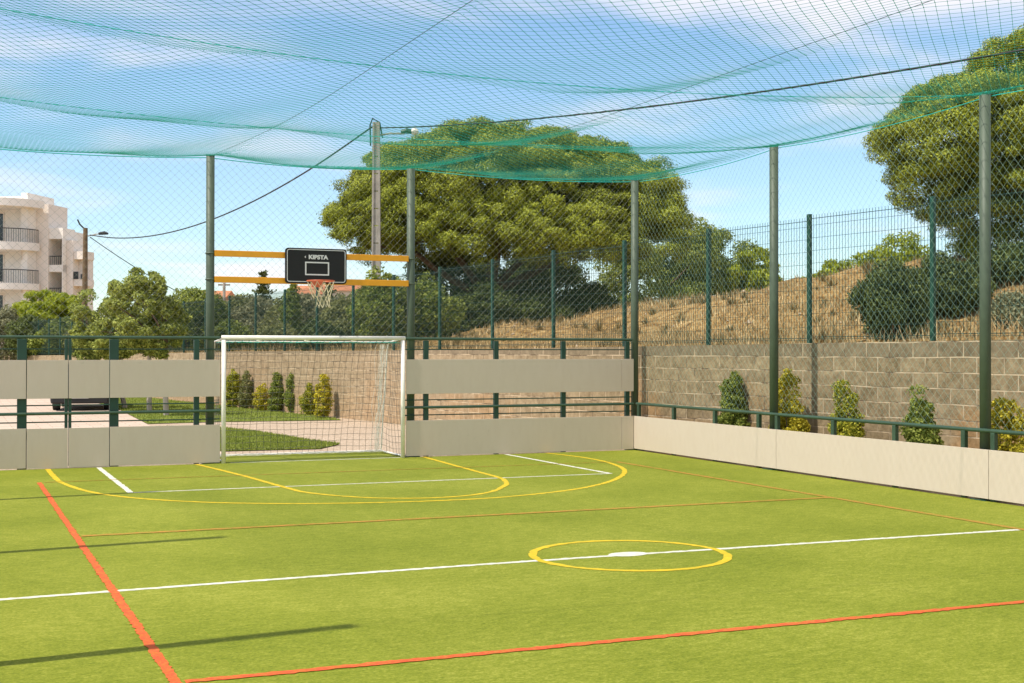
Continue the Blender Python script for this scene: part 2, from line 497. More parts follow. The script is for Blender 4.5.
def limb(mb, a, b, r0, r1, bend=0.1, n=6, sides=7):
    a, b = np.array(a, float), np.array(b, float)
    t = np.linspace(0, 1, n)[:, None]
    off = RNG.normal(size=3) * bend * np.linalg.norm(b - a)
    P = a + (b - a) * t + off * np.sin(np.pi * t)
    mb.tube(P, np.linspace(r0, r1, n), sides)
    return P

def bush(name, base, r, h, mat, label, cat='shrub', group=None, leaf=(0.10, 0.05), dens=1.0, lobes=None, clump=None, ry=None, top=1.0):
    """shrub: origin at its foot; crown sits from near ground to h"""
    t = thing(name, tuple(base), label, cat, group)
    ry = ry or r
    if lobes is None:
        lobes = [(0, 0, h * .45, r * .8, ry * .8, h * .42)]
        for _ in range(8):
            a = random.uniform(0, 6.28); q = random.uniform(.35, .7)
            lobes.append((math.cos(a) * r * q, math.sin(a) * ry * q, h * random.uniform(.25, .8 if q < .5 else .65), r * random.uniform(.28, .5), ry * .4, h * random.uniform(.14, .24)))
        lobes.append((r * random.uniform(-.2, .2), 0, h * .82, r * .35, ry * .35, h * .18))
    area = sum(4 * (l[3] * l[4] + l[3] * l[5] + l[4] * l[5]) for l in lobes) / 1.6
    rc = clump or max(0.08, 0.22 * min(r, h / 2))
    nc = int(max(16, area / (rc * rc * 1.5)))
    per = dens * 9.0 * rc * rc / (leaf[0] * leaf[1])
    crown('crown', lobes, nc, rc, per, leaf[0], leaf[1], mat, t, inner=0.25, squash=0.85, jit=.9)
    mb = MB()
    for i in range(4):
        a = i * 1.6 + random.random()
        limb(mb, (0, 0, -0.02), (math.cos(a) * r * .45, math.sin(a) * ry * .45, h * random.uniform(.55, .75)), max(.012, r * .05), max(.005, r * .015))
    mb.build('stem', M['twig'], t)
    return t

# ================================================================== SETTING
# wall line: x = XW(y)
def XW(y): return 0.3 - 0.146 * (y - 0.15)
def wall_top(y): return float(np.interp(y, [-26, -8, 0, 10, 22, 40, 66, 90], [2.06, 1.98, 1.91, 1.83, 1.80, 1.62, 1.50, 1.45]))
WDIR = np.array([-0.146, 1.0]); WLEN = np.linalg.norm(WDIR); WDIR /= WLEN
WANG = math.atan2(WDIR[1], WDIR[0])          # wall object local +X runs away from camera
W0 = np.array([XW(-26), -26.0])
def W2(s_, t_):   # t_ along the wall from W0, s_ outward (behind the wall, +x side)
    n = np.array([WDIR[1], -WDIR[0]])
    return W0 + WDIR * t_ + n * s_

# ground sheet (paving), reaching the horizon
mb = MB()
xs = [-900, -60, -30, -12.6, XW(0) + 1.5, 60, 900]
g = MB().add([(-900, -900, -0.03), (900, -900, -0.03), (900, 900, -0.03), (-900, 900, -0.03)], [(0, 1, 2, 3)])
tag(g.build('ground', M['gravel']), kind='structure')
g = MB().add([(-30, 1.2, -0.022), (-7.02, 1.2, -0.022), (-7.05, 12.0, -0.022), (-6.6, 24, -0.022), (-7.5, 70, -0.022), (-40, 70, -0.022)], ngons=[[0, 1, 2, 3, 4, 5]])
tag(g.build('pavement', M['paving']), kind='structure')
# lawns: gently uneven sheets with real blades
def lawn(poly, name, nb, label, hgt=0.05):
    from mathutils.geometry import tessellate_polygon
    z = -0.014
    P = [Vector((x, y, z)) for x, y in poly]
    MBx = MB().add([tuple(p) for p in P], tris=[tuple(t) for t in tessellate_polygon([P])])
    tag(MBx.build(name, M['lawn']), kind='structure')
    a = np.array(poly); lo, hi = a.min(0), a.max(0)
    pts = RNG.uniform(lo, hi, (nb, 2))
    inside = np.zeros(nb, bool); j = len(a) - 1
    for i in range(len(a)):
        c = ((a[i, 1] > pts[:, 1]) != (a[j, 1] > pts[:, 1])) & (pts[:, 0] < (a[j, 0] - a[i, 0]) * (pts[:, 1] - a[i, 1]) / (a[j, 1] - a[i, 1] + 1e-12) + a[i, 0])
        inside ^= c; j = i
    pts = pts[inside]; n = len(pts)
    b = np.concatenate([pts, np.full((n, 1), z)], 1)
    ang = RNG.uniform(0, 6.28, n); w = 0.012
    dx = np.stack([np.cos(ang), np.sin(ang), 0 * ang], 1) * w
    tip = b + np.stack([RNG.normal(0, .015, n), RNG.normal(0, .015, n), RNG.uniform(.4, 1.2, n) * hgt], 1)
    v = np.stack([b - dx, b + dx, tip], 1).reshape(-1, 3)
    o = MB().add(v, tris=np.arange(n * 3).reshape(-1, 3)).build('lawn_grass', M['blade'])
    tag(o, label, 'grass', kind='stuff')
lawn([(-7.0, 2.85), (-5.2, 2.75), (-4.5, 3.8), (-4.75, 5.0), (-5.15, 8.3), (-5.55, 9.9), (-6.1, 10.6), (-7.03, 11.0)], 'near_lawn', 26000,
     'short green lawn behind the goal net on the near side of the path')
lawn([(-7.0, 12.7), (-5.2, 12.95), (-2.0, 12.6), (XW(14) - .15, 14), (XW(60) - .15, 60), (-9.5, 60), (-6.62, 24)], 'far_lawn', 60000,
     'green lawn strip along the block wall beyond the path')

# terrain behind the wall (retained hillside)
CREST = ([-30, -12, -3, 3, 7, 13, 19, 23, 40], [2.0, 2.5, 2.55, 2.25, 1.92, 1.52, 0.95, 0.45, 0.15])
def terr(s_, t_, x, y):
    base = wall_top(y) - 0.12
    H = float(np.interp(y, *CREST))
    u = min(max(s_ / 10.5, 0), 1); sm = u * u * (3 - 2 * u)
    sm = 0.35 * u + 0.65 * sm
    fall = 1.0 if s_ < 12 else max(0.45, 1 - (s_ - 12) / 22)
    nz = 0.16 * math.sin(x * 1.3 + y * .7) * math.sin(y * 1.1 - x * .4) + 0.09 * math.sin(x * 2.9 + 1) * math.sin(y * 2.3 + x)
    return base + H * sm * fall + nz * min(1, s_ / 2.5) * (1 if s_ < 30 else 0)
ss = np.concatenate([np.linspace(0.16, 16, 56), np.linspace(17, 40, 20), [60, 120, 300, 900]])
ts = np.concatenate([np.linspace(-300, -6, 14), np.linspace(0, 60, 150), np.linspace(62, 110, 30), [150, 300, 900]])
V = []
for t_ in ts:
    for s_ in ss:
        x, y = W2(s_, t_)
        V.append((x, y, terr(s_, t_, x, y)))
ni, nj = len(ts), len(ss)
q = [(i * nj + j, i * nj + j + 1, (i + 1) * nj + j + 1, (i + 1) * nj + j) for i in range(ni - 1) for j in range(nj - 1)]
tag(MB().add(V, q).build('hillside_terrain', M['hill'], smooth=True), kind='structure')

# dry grass on the hillside
n = 95000
s_ = RNG.gamma(1.6, 4.0, n); s_ = s_[(s_ < 22) & (s_ > 0.1)]; n = len(s_)
t_ = RNG.uniform(5, 62, n)
nrm = np.array([WDIR[1], -WDIR[0]])
xy = W0 + WDIR * t_[:, None] + nrm * s_[:, None]
dens = np.sin(xy[:, 0] * 1.1 + 2) * np.sin(xy[:, 1] * .9) + np.sin(xy[:, 0] * .35 + xy[:, 1] * .5) + RNG.normal(0, .5, n)
k = ((dens > 0.1) & (RNG.random(n) < .75)) | (s_ < 1.1 + .5 * np.sin(xy[:, 1] * 1.7))
xy, s_, t_ = xy[k], s_[k], t_[k]; n = len(s_)
zb = np.array([terr(a, b, c, d) for a, b, c, d in zip(s_, t_, xy[:, 0], xy[:, 1])])
b = np.concatenate([xy, zb[:, None] - .02], 1)
ang = RNG.uniform(0, 6.28, n); h = RNG.uniform(.08, .32, n) * np.where(s_ < 1.6, 1.2, .7)
dx = np.stack([np.cos(ang), np.sin(ang), 0 * ang], 1) * RNG.uniform(.006, .02, (n, 1))
tip = b + np.stack([RNG.normal(0, .3, n) * h, RNG.normal(0, .3, n) * h, h], 1)
v = np.stack([b - dx, b + dx, tip], 1).reshape(-1, 3)
tag(MB().add(v, tris=np.arange(n * 3).reshape(-1, 3)).build('dry_grass', M['straw']), 'dry straw coloured grass covering the earth slope above the block wall', 'grass', kind='stuff')

# tussocks and rubble scattered over the earth slope
V = []; 
nt_ = 1500
st_ = RNG.uniform(.6, 15, nt_); tt_ = RNG.uniform(6, 60, nt_)
for a_, b_ in zip(st_, tt_):
    x, y = W0 + WDIR * b_ + nrm * a_
    if math.sin(x * .8 + 1) * math.sin(y * .7) + .5 * math.sin(x * 2 + y) < RNG.normal(.1, .4): continue
    z = terr(a_, b_, x, y); m_ = 46; rr = RNG.uniform(.10, .30)
    an = RNG.uniform(0, 6.28, m_); sp_ = RNG.uniform(0, 1, m_)
    base = np.stack([x + np.cos(an) * rr * .4 * sp_, y + np.sin(an) * rr * .4 * sp_, np.full(m_, z - .02)], 1)
    tp = base + np.stack([np.cos(an) * rr * sp_, np.sin(an) * rr * sp_, rr * RNG.uniform(.6, 1.3, m_) * (1.1 - .4 * sp_)], 1)
    w = np.stack([-np.sin(an), np.cos(an), 0 * an], 1) * .014
    V.append(np.stack([base - w, base + w, tp], 1).reshape(-1, 3))
V = np.concatenate(V)
tag(MB().add(V, tris=np.arange(len(V)).reshape(-1, 3)).build('weed_tussocks', M['weed']), 'brown and olive weed tussocks dotted over the earth slope', 'weeds', kind='stuff')
rk = MB()
oct_ = np.array([(1, 0, 0), (-1, 0, 0), (0, 1, 0), (0, -1, 0), (0, 0, 1), (0, 0, -1)], float)
of_ = [(0, 2, 4), (2, 1, 4), (1, 3, 4), (3, 0, 4), (2, 0, 5), (1, 2, 5), (3, 1, 5), (0, 3, 5)]
for i in range(1500):
    a_ = RNG.uniform(.3, 14); b_ = RNG.uniform(6, 55); x, y = W0 + WDIR * b_ + nrm * a_
    sz = RNG.gamma(2, .010) + .015
    rk.add(oct_ * sz * RNG.uniform(.6, 1.3, (6, 1)) * [1, 1, .7] + [x, y, terr(a_, b_, x, y) + sz * .2], tris=of_)
tag(rk.build('rubble', M['stone']), 'small pale stones scattered over the earth slope', 'stones', kind='stuff')

# the turf pitch
g = MB().add([(-12.3, -26, 0), (0.02, -26, 0), (0.02, 0.02, 0), (-4.40, 0.02, 0), (-4.40, 1.45, 0), (-7.55, 1.45, 0), (-7.55, 0.02, 0), (-12.3, 0.02, 0)],
             ngons=[[0, 1, 2, 3, 4, 5, 6, 7]])
tag(g.build('turf_pitch', M['turf']), kind='structure')
def strip(pts, w, z, closed=False):
    P = np.array(pts, float); m = len(P)
    # resample with ragged fibre edges
    seg = []
    rngm = range(m if closed else m - 1)
    for i in rngm:
        a, b2 = P[i], P[(i + 1) % m]; kk = max(1, int(np.linalg.norm(b2 - a) / 0.035))
        for j in range(kk): seg.append(a + (b2 - a) * j / kk)
    if not closed: seg.append(P[-1])
    P = np.array(seg); m = len(P)
    T = np.gradient(P, axis=0) if not closed else np.roll(P, -1, 0) - np.roll(P, 1, 0)
    T /= np.linalg.norm(T, axis=1)[:, None]
    N = np.stack([-T[:, 1], T[:, 0]], 1)
    wl = w / 2 + RNG.normal(0, .0055, (m, 1)); wr = w / 2 + RNG.normal(0, .0055, (m, 1))
    A, B = P + N * wl, P - N * wr
    V = np.concatenate([np.c_[A, np.full(m, z)], np.c_[B, np.full(m, z)]])
    q = [(i, m + i, m + (i + 1) % m, (i + 1) % m) for i in range(m if closed else m - 1)]
    return V, q
def smooth_path(P, sub=12):
    P = [np.array(p, float) for p in P]; o = []
    for i in range(len(P) - 1):
        p0, p1, p2, p3 = P[max(i - 1, 0)], P[i], P[i + 1], P[min(i + 2, len(P) - 1)]
        for t in np.linspace(0, 1, sub, endpoint=False):
            o.append(.5 * ((2 * p1) + (-p0 + p2) * t + (2 * p0 - 5 * p1 + 4 * p2 - p3) * t * t + (-p0 + 3 * p1 - 3 * p2 + p3) * t ** 3))
    o.append(P[-1]); return o
LW = 0.075
w_ = MB()
w_.add(*strip(smooth_path([(-11.98, -11.2), (-11.25, -11.16), (-9.4, -11.09), (-7.1, -11.04), (-4.5, -11.07), (-1.5, -11.12), (-.02, -11.18)]), LW, .0015))
w_.add(*strip([(-9.45, -0.04), (-9.45, -4.02)], LW, .0018)); w_.add(*strip([(-9.41, -4.0), (-2.53, -4.0)], .062, .0015))
w_.add(*strip([(-2.55, -4.02), (-2.57, -0.04)], LW, .0021)); w_.add(*strip([(-7.4, .02), (-4.5, .02)], .05, .0015))
t = np.linspace(0, 2 * np.pi, 21)[:-1]
w_.add([(-5.99 + .19 * math.cos(a), -11.02 + .12 * math.sin(a), .0024) for a in t], ngons=[list(range(20))])
tag(w_.build('white_pitch_markings', M['white_line']), kind='structure')
yl = MB()
t = np.linspace(0, 2 * np.pi, 97)[:-1]
yl.add(*strip([(-5.99 + .87 * math.cos(a), -11.05 + .87 * math.sin(a)) for a in t], LW, .0032, True))
big = [(-10.2, -.04), (-10.2, -1.2), (-10.16, -2.35), (-9.92, -3.7), (-9.5, -4.63), (-8.81, -5.42), (-7.94, -5.95), (-6.9, -6.28), (-5.95, -6.38), (-5.1, -6.28),
       (-3.95, -5.78), (-2.94, -4.88), (-2.1, -3.6), (-1.7, -2.3), (-1.62, -1.2), (-1.78, -.04)]
yl.add(*strip(smooth_path(big), LW, .0028))
key = [(-7.95, -.04), (-7.66, -2.2), (-7.47, -4.2), (-7.38, -4.8), (-7.12, -5.35), (-6.68, -5.85), (-6.0, -6.07), (-5.27, -5.8), (-4.66, -5.0), (-4.42, -4.4), (-4.32, -3.9), (-4.22, -2.1), (-4.1, -.04)]
yl.add(*strip(smooth_path(key), LW, .0036))
tag(yl.build('yellow_pitch_markings', M['yellow_line']), kind='structure')
rd = MB()
rd.add(*strip([(-10.45, -2.2), (-10.45, -20.2)], .064, .0044)); rd.add(*strip([(-10.40, -14.14), (-1.5, -14.14)], LW, .0048))
tag(rd.build('red_pitch_markings', M['red_line']), kind='structure')
rd = MB()
rd.add(*strip([(-1.5, -2.2), (-1.5, -20.2)], .095, .0044)); rd.add(*strip([(-10.40, -7.93), (-1.54, -7.93)], .10, .0048)); rd.add(*strip([(-10.4, -2.2), (-1.54, -2.2)], .04, .0052))
tag(rd.build('worn_red_pitch_markings', M['worn_red']), kind='structure')

# ================================================================== WALL AND MESH FENCE
mb = MB()
L_ = 93.0
tt = np.linspace(0, L_, 60)
for sgn in (0,):
    V = []
    for t_ in tt:
        y = W2(0, t_)[1]; z = wall_top(y)
        V += [(t_, 0.1, -0.2), (t_, 0.1, z), (t_, -0.1, z), (t_, -0.1, -0.2)]
    q = []
    for i in range(len(tt) - 1):
        for j in range(4):
            q.append((i * 4 + j, (i + 1) * 4 + j, (i + 1) * 4 + (j + 1) % 4, i * 4 + (j + 1) % 4))
    mb.add(V, q, ngons=[[3, 2, 1, 0], [(len(tt) - 1) * 4 + j for j in range(4)]])
wall = mb.build('block_wall', M['wall'], loc=(W0[0] + .1, W0[1], 0), rotz=WANG)
tag(wall, 'long retaining wall of grey brown concrete blocks with orange stains holding back the slope', 'wall')

FT = lambda y: float(np.interp(y, [-12, -6.5, -1.6, 3.3, 8, 13, 24, 46, 62], [4.03, 4.0, 3.93, 3.87, 3.80, 3.66, 3.62, 3.46, 3.31]))
fence = thing('welded_mesh_fence', (W0[0] + .1, W0[1], 1.5), 'tall dark green welded mesh fence standing on top of the block wall', 'fence', rotz=WANG)
t0 = (-8.93 + 26) * WLEN
posts_t = [t0 - 2.48 * 2 + i * 2.485 for i in range(-1, 31)]
def yt(t_): return W2(0, t_)[1]
for t_ in posts_t:
    y = yt(t_)
    MB().bbox(t_ - .035, t_ + .035, -.03, .03, wall_top(y) - 1.5 + .003, FT(y) - 1.5 + .04, .006).build('post', M['fence_green'], fence)
for a, b2 in zip(posts_t[:-1], posts_t[1:]):
    ya = yt((a + b2) / 2); z0, z1 = wall_top(ya) - 1.5 + .04, FT(ya) - 1.5
    if b2 > 60: step = 0.10; rr = .0045
    else: step = .062; rr = .0042
    p = MB()
    xsn = np.arange(a + .06, b2 - .04, step)
    for x in xsn: p.tube([(x, 0.036, z0), (x, .036, z1)], rr, 3, cap=False)
    for z in np.arange(z0 + .02, z1, .2): p.tube([(a, .044, z), (b2, .044, z)], rr * .8, 3, cap=False)
    for z in (z0 + .05, z1 - .06): p.tube([(a, .046, z), (b2, .046, z)], .006, 3, cap=False)
    p.build('mesh_panel', M['fence_wire'], fence)

# ================================================================== COURT ENCLOSURE
def fence_section(x0, x1, joints, posts, label, wide=()):
    t = thing('rebound_fence', ((x0 + x1) / 2, .03, 0), label, 'fence', 'board fence modules around the pitch')
    ox = (x0 + x1) / 2
    edges = [x0] + joints + [x1]
    for a, b2 in zip(edges[:-1], edges[1:]):
        for z0, z1 in ((.018, .627), (1.082, 1.675)):
            MB().bbox(a - ox + .004, b2 - ox - .004, -.03, -.012, z0, z1, .002).build('board', M['board'], t)
    for x in posts:
        w = .07 if x in wide else .042
        MB().bbox(x - ox - w, x - ox + w, .02, .09, 0, 2.0, .006).build('post', M['dark_green'], t)
    MB().tube([(x0 - ox, .055, 2.03), (x1 - ox, .055, 2.03)], .026, 10).build('top_rail', M['rail_green'], t)
    MB().tube([(x0 - ox, -.005, .85), (x1 - ox, -.005, .85)], .025, 10).build('middle_rail', M['rail_green'], t)
    for z in (1.845, .975, .715):
        MB().tube([(x0 - ox, .055, z), (x1 - ox, .055, z)], .011, 6).build('bar', M['dark_green'], t)
    return t
fence_section(-12.05, -10.51, [], [-11.95, -10.57], 'board fence bay left of the gate, at the left edge of the photo', wide=(-10.57,))
fence_section(-9.28, -7.56, [], [-9.21, -7.93], 'board fence bay between the gate and the left goal post', wide=(-9.21,))
fence_section(-4.41, 0.0, [-0.25], [-4.02, -2.71, -1.40, -.10], 'long board fence bay between the right goal post and the corner')
def gate_leaf(x0, x1, hinge, label):
    ox = hinge
    t = thing('gate_leaf', (ox, .03, 0), label, 'gate', 'double gate leaves in the end fence')
    for z0, z1 in ((.012, .622), (1.082, 1.675)):
        MB().bbox(x0 - ox + .004, x1 - ox - .004, -.03, -.012, z0, z1, .002).build('board', M['board'], t)
    inner = x1 if hinge == x0 else x0
    s = -1 if hinge == x0 else 1
    a, b2 = sorted((inner - ox + s * .003, inner - ox + s * .048))
    MB().bbox(a, b2, .02, .07, .03, 2.0, .005).build('stile', M['dark_green'], t)
    MB().tube([(x0 - ox, .055, 2.03), (x1 - ox, .055, 2.03)], .026, 10).build('top_rail', M['rail_green'], t)
    MB().tube([(x0 - ox, -.005, .85), (x1 - ox, -.005, .85)], .025, 10).build('middle_rail', M['rail_green'], t)
    for z in (1.845, .975, .715):
        MB().tube([(x0 - ox, .055, z), (x1 - ox, .055, z)], .011, 6).build('bar', M['dark_green'], t)
    for z in (.5, 1.5): MB().tube([(0, .08, z - .06), (0, .08, z + .06)], .014, 8).build('hinge', M['dark_green'], t)
gate_leaf(-10.505, -9.90, -10.505, 'left leaf of the board gate, its foot beside the start of the yellow arc')
gate_leaf(-9.895, -9.285, -9.285, 'right leaf of the board gate, behind the start of the white area line')

def side_section(y0, y1, posts, x, sx, label, joints=()):
    t = thing('side_board_fence', (x, (y0 + y1) / 2, 0), label, 'fence', 'low board modules along the side of the pitch')
    oy = (y0 + y1) / 2
    a0, a1 = sorted((sx * .0, sx * .018))
    MB().bbox(a0, a1, y1 - oy + .004, y0 - oy - .004, .03, .627, .002).build('board', M['board'], t)
    for y in posts:
        p0, p1 = sorted((sx * .03, sx * .09))
        MB().bbox(p0, p1, y - oy - .035, y - oy + .035, 0, .835, .006).build('post', M['rail_green'], t)
    MB().tube([(sx * .06, y0 - oy, .853), (sx * .06, y1 - oy, .853)], .026, 10).build('top_rail', M['rail_green'], t)
    return t
for a, b2, ps, lab in ((-.0, -4.55, [-.09, -1.36, -2.71, -4.0, -4.50], 'far low board module on the right side, starting at the corner'),
                  (-4.55, -9.03, [-5.9, -7.24, -8.55], 'middle low board module on the right side, in front of the three inner bushes'),
                  (-9.03, -13.5, [-9.06, -10.4, -11.7, -13.0], 'nearest low board module on the right side, cut by the right edge of the photo'),
                  (-13.5, -18.0, [-14.4, -15.7, -17.1], 'low board module on the right side, first one beyond the edge of the photo'), (-18.0, -22.5, [-18.9, -20.2, -21.6], 'low board module on the right side, second one beyond the edge of the photo')):
    side_section(a, b2, ps, 0.0, 1, lab)
for i, a in enumerate((0.0, -4.5, -9.0, -13.5, -18.0)):
    side_section(a, a - 4.5, [a - .1, a - 1.4, a - 2.7, a - 4.0], -12.06, -1, '%s low board module from the end fence on the left side just outside the photo' % ['first', 'second', 'third', 'fourth', 'fifth'][i])

# net poles
pole0 = None
PY = [.12, -4.32, -8.85, -13.38, -17.9, -22.4]
pole_labels = {
 ('b', 0): 'round olive green net pole left of the basketball backboard',
 ('b', 1): 'round olive green net pole right of the basketball backboard',
 ('b', 2): 'round green net pole in the corner where the two board fences meet',
 ('r', 1): 'round green net pole midway along the right side, beside the dark conical bush',
 ('r', 2): 'nearest round green net pole at the right edge of the photo',
}
def pole(x, y, label):
    global pole0
    if pole0 is None:
        t = thing('net_pole', (x, y, 0), label, 'pole', 'tall green poles holding the net')
        MB().tube([(0, 0, 0), (0, 0, 4.99)], .068, 20).build('shaft', M['green_paint'], t, smooth=True)
        MB().tube([(0, 0, 4.99), (0, 0, 5.005)], .074, 20).build('cap', M['dark_green'], t)
        MB().bbox(-.13, .13, -.13, .13, -.01, .012, .003).build('base_plate', M['dark_green'], t)
        pole0 = t
        return t
    t = copy_tree(pole0); t.location = (x, y, 0); t['label'] = label
    return t
pole(-7.70, .16, pole_labels['b', 0]); pole(-4.27, .16, pole_labels['b', 1]); pole(.09, .14, pole_labels['b', 2])
pole(.12, PY[1], pole_labels['r', 1]); pole(.12, PY[2], pole_labels['r', 2])
ORD = ['first', 'second', 'third', 'fourth', 'fifth']
for i in (3, 4, 5): pole(.12, PY[i], 'net pole on the right side nearer than the photo shows, %s beyond its edge' % ORD[i - 3])
pole(-12.16, .16, 'net pole at the left end of the back fence just outside the photo')
for i in (1, 2, 3, 4, 5): pole(-12.16, PY[i], '%s net pole from the end fence on the left side just outside the photo' % ORD[i - 1])

# ---- nets
def threads(mb, lines, r):
    """many polylines with the same number of points -> triangular cords. lines: (k,m,3)"""
    P = np.asarray(lines, float); k, m, _ = P.shape
    T = np.gradient(P, axis=1); T /= np.linalg.norm(T, axis=2, keepdims=True) + 1e-12
    ref = np.array([0.123, 0.2, 0.97])
    A = np.cross(T, ref); A /= np.linalg.norm(A, axis=2, keepdims=True) + 1e-12
    B = np.cross(T, A)
    th = np.array([0, 2 * np.pi / 3, 4 * np.pi / 3])
    v = P[:, :, None] + r * (A[:, :, None] * np.cos(th)[:, None] + B[:, :, None] * np.sin(th)[:, None])
    i = np.arange(k)[:, None, None]; j = np.arange(m - 1)[None, :, None]; c = np.arange(3)[None, None, :]
    b0 = (i * m + j) * 3
    q = np.stack([b0 + c, b0 + (c + 1) % 3, b0 + 3 + (c + 1) % 3, b0 + 3 + c], -1).reshape(-1, 4)
    mb.add(v.reshape(-1, 3), q)

def seg_in_rect(c, sgn, u0, u1, v0, v1):
    """line v = sgn*u + c clipped to rect"""
    ua, ub = u0, u1
    e = sorted(((v0 - c) / sgn, (v1 - c) / sgn))
    ua, ub = max(ua, e[0]), min(ub, e[1])
    return (ua, ub) if ub - ua > .02 else None

def diamond(u0, u1, v0, v1, pitch, fn, r, mb, seg=.5, ar=1.0):
    for sgn in (ar, -ar):
        cs = np.arange(-200, 200) * pitch * ar
        groups = {}
        for c in cs:
            e = seg_in_rect(c, sgn, u0, u1, v0, v1)
            if e is None: continue
            ln = (e[1] - e[0]) * 1.42
            m = max(2, int(math.ceil(ln / seg)) + 1)
            u = np.linspace(e[0], e[1], m); v = sgn * u + c
            groups.setdefault(m, []).append(fn(u, v))
        for m, Ls in groups.items(): threads(mb, np.array(Ls), r if np.isscalar(r) else r[0 if sgn > 0 else 1])

def edge_z(w, stops, sag=.07):
    """height of the net's border between poles at positions stops"""
    w = np.asarray(w, float); z = np.full(w.shape, 4.97)
    for a, b2 in zip(stops[:-1], stops[1:]):
        lo, hi = min(a, b2), max(a, b2)
        k = (w >= lo) & (w <= hi); f = (w[k] - lo) / (hi - lo)
        z[k] -= sag * 4 * f * (1 - f)
    return z
BX = [-12.12, -7.70, -4.27, .1]
NB = .235   # net plane just behind the poles
net = thing('back_net', (-6, NB, 2.05), 'grey diamond mesh ball net hanging above the end fence behind the goal', 'net')
def wob(u, v, a=.01): return a * np.sin(u * 2.1 + v * 1.3) + a * np.sin(v * 4.1 - u * .7)
mb = MB()
def f(u, v):
    top = edge_z(u, BX); z = 2.03 + (v - 2.03) / (4.97 - 2.03) * (top - 2.03)
    return np.stack([u + 6 + wob(v, u), wob(u, v, .02), z - 2.05], -1)
diamond(-12.12, .1, 2.03, 4.97, .132, f, .0016, mb, .45)
mb.build('mesh', M['net_back'], net)
u = np.linspace(-12.12, .1, 60)
MB().tube(np.stack([u + 6, 0 * u, edge_z(u, BX) - 2.05], -1), .008, 5).build('border_rope', M['net_top'], net)
SX = .19
net = thing('side_net', (SX, -11, .87), 'pale green diamond mesh ball net along the right side of the pitch', 'net')
mb = MB()
def f(u, v):
    top = edge_z(u, PY); z = .87 + (v - .87) / (4.97 - .87) * (top - .87)
    return np.stack([wob(u, v, .02), u + 11 + wob(v, u), z - .87], -1)
diamond(-22.4, .12, .87, 4.97, .132, f, .0014, mb, .45)
mb.build('mesh', M['net_side'], net)
u = np.linspace(-22.4, .12, 90)
MB().tube(np.stack([0 * u, u + 11, edge_z(u, PY) - .87], -1), .007, 5).build('border_rope', M['net_top'], net)

# roof net: hung on sagging wires between opposite poles
def wire_z(x, y):
    uu = np.clip((x + 6) / 6.1, -1, 1)
    gy = np.clip(-y / 8.0, 0, 1); gy = np.sin(gy * np.pi / 2)
    return 4.975 - .335 * (1 - uu ** 2) * gy
def roof_z(x, y):
    z = wire_z(x, y)
    yy = np.clip(-y, 0, 22.39)
    k = np.clip(np.searchsorted(-np.array(PY), yy) - 1, 0, 4)
    a = np.array([0, 4.32, 8.85, 13.38, 17.9])[k]; b = np.array([4.32, 8.85, 13.38, 17.9, 22.4])[k]
    fy = np.clip((yy - a) / (b - a), 0, 1)
    xb = np.array(BX); kx = np.clip(np.searchsorted(xb, x) - 1, 0, 2)
    fx = np.clip((x - xb[kx]) / (xb[kx + 1] - xb[kx]), 0, 1)
    cy_ = 4 * fy * (1 - fy); cx_ = 4 * fx * (1 - fx)
    edge = np.clip(np.minimum(x + 12.2, .2 - x) / 1.0, 0, 1)
    z = z - .07 * cy_ - .07 * cx_ * np.maximum(edge, 0) - .06 * cy_ ** .7 * cx_ ** .7 * edge
    return z + .012 * np.sin(x * 3.1 + y * 1.7) * edge
net = thing('roof_net', (-6, -11, 4.9), 'turquoise ball net sagging overhead across the whole pitch', 'net')
mb = MB()
def f(u, v):
    return np.stack([u + 6, v + 11, roof_z(u, v) - 4.9], -1)
diamond(-12.12, .12, -22.4, .14, .135, f, (.0022, .0017), mb, .24)
pt_ = .135; ii, jj = np.meshgrid(np.arange(-300, 60), np.arange(-300, 60))
ku = ((ii - jj) * pt_ / 2).ravel(); kv = ((ii + jj) * pt_ / 2).ravel()
kk = (ku > -12.12) & (ku < .12) & (kv > -19) & (kv < .14)
kc = f(ku[kk], kv[kk]); oc_ = np.array([(1, 0, 0), (-1, 0, 0), (0, 1, 0), (0, -1, 0), (0, 0, 1), (0, 0, -1)], float) * .0062
kvx = (kc[:, None] + oc_[None]).reshape(-1, 3)
ktr = (np.arange(len(kc))[:, None, None] * 6 + np.array([(0, 2, 4), (2, 1, 4), (1, 3, 4), (3, 0, 4), (2, 0, 5), (1, 2, 5), (3, 1, 5), (0, 3, 5)])[None]).reshape(-1, 3)
mb.add(kvx, tris=ktr)
mb.build('mesh', M['net_top'], net)
for y in PY[1:]:
    x = np.linspace(-12.12, .12, 50)
    MB().tube(np.stack([x + 6, 0 * x + y + 11, wire_z(x, y) - 4.9 + .004], -1), .0045, 5).build('cross_rope', M['net_top'], net)
for x in (-7.70, -4.27):
    y = np.linspace(.14, -22.4, 70)
    MB().tube(np.stack([0 * y + x + 6, y + 11, wire_z(x + 0 * y, y) - 4.9 + .004], -1), .003, 5).build('support_wire', M['wire'], net)

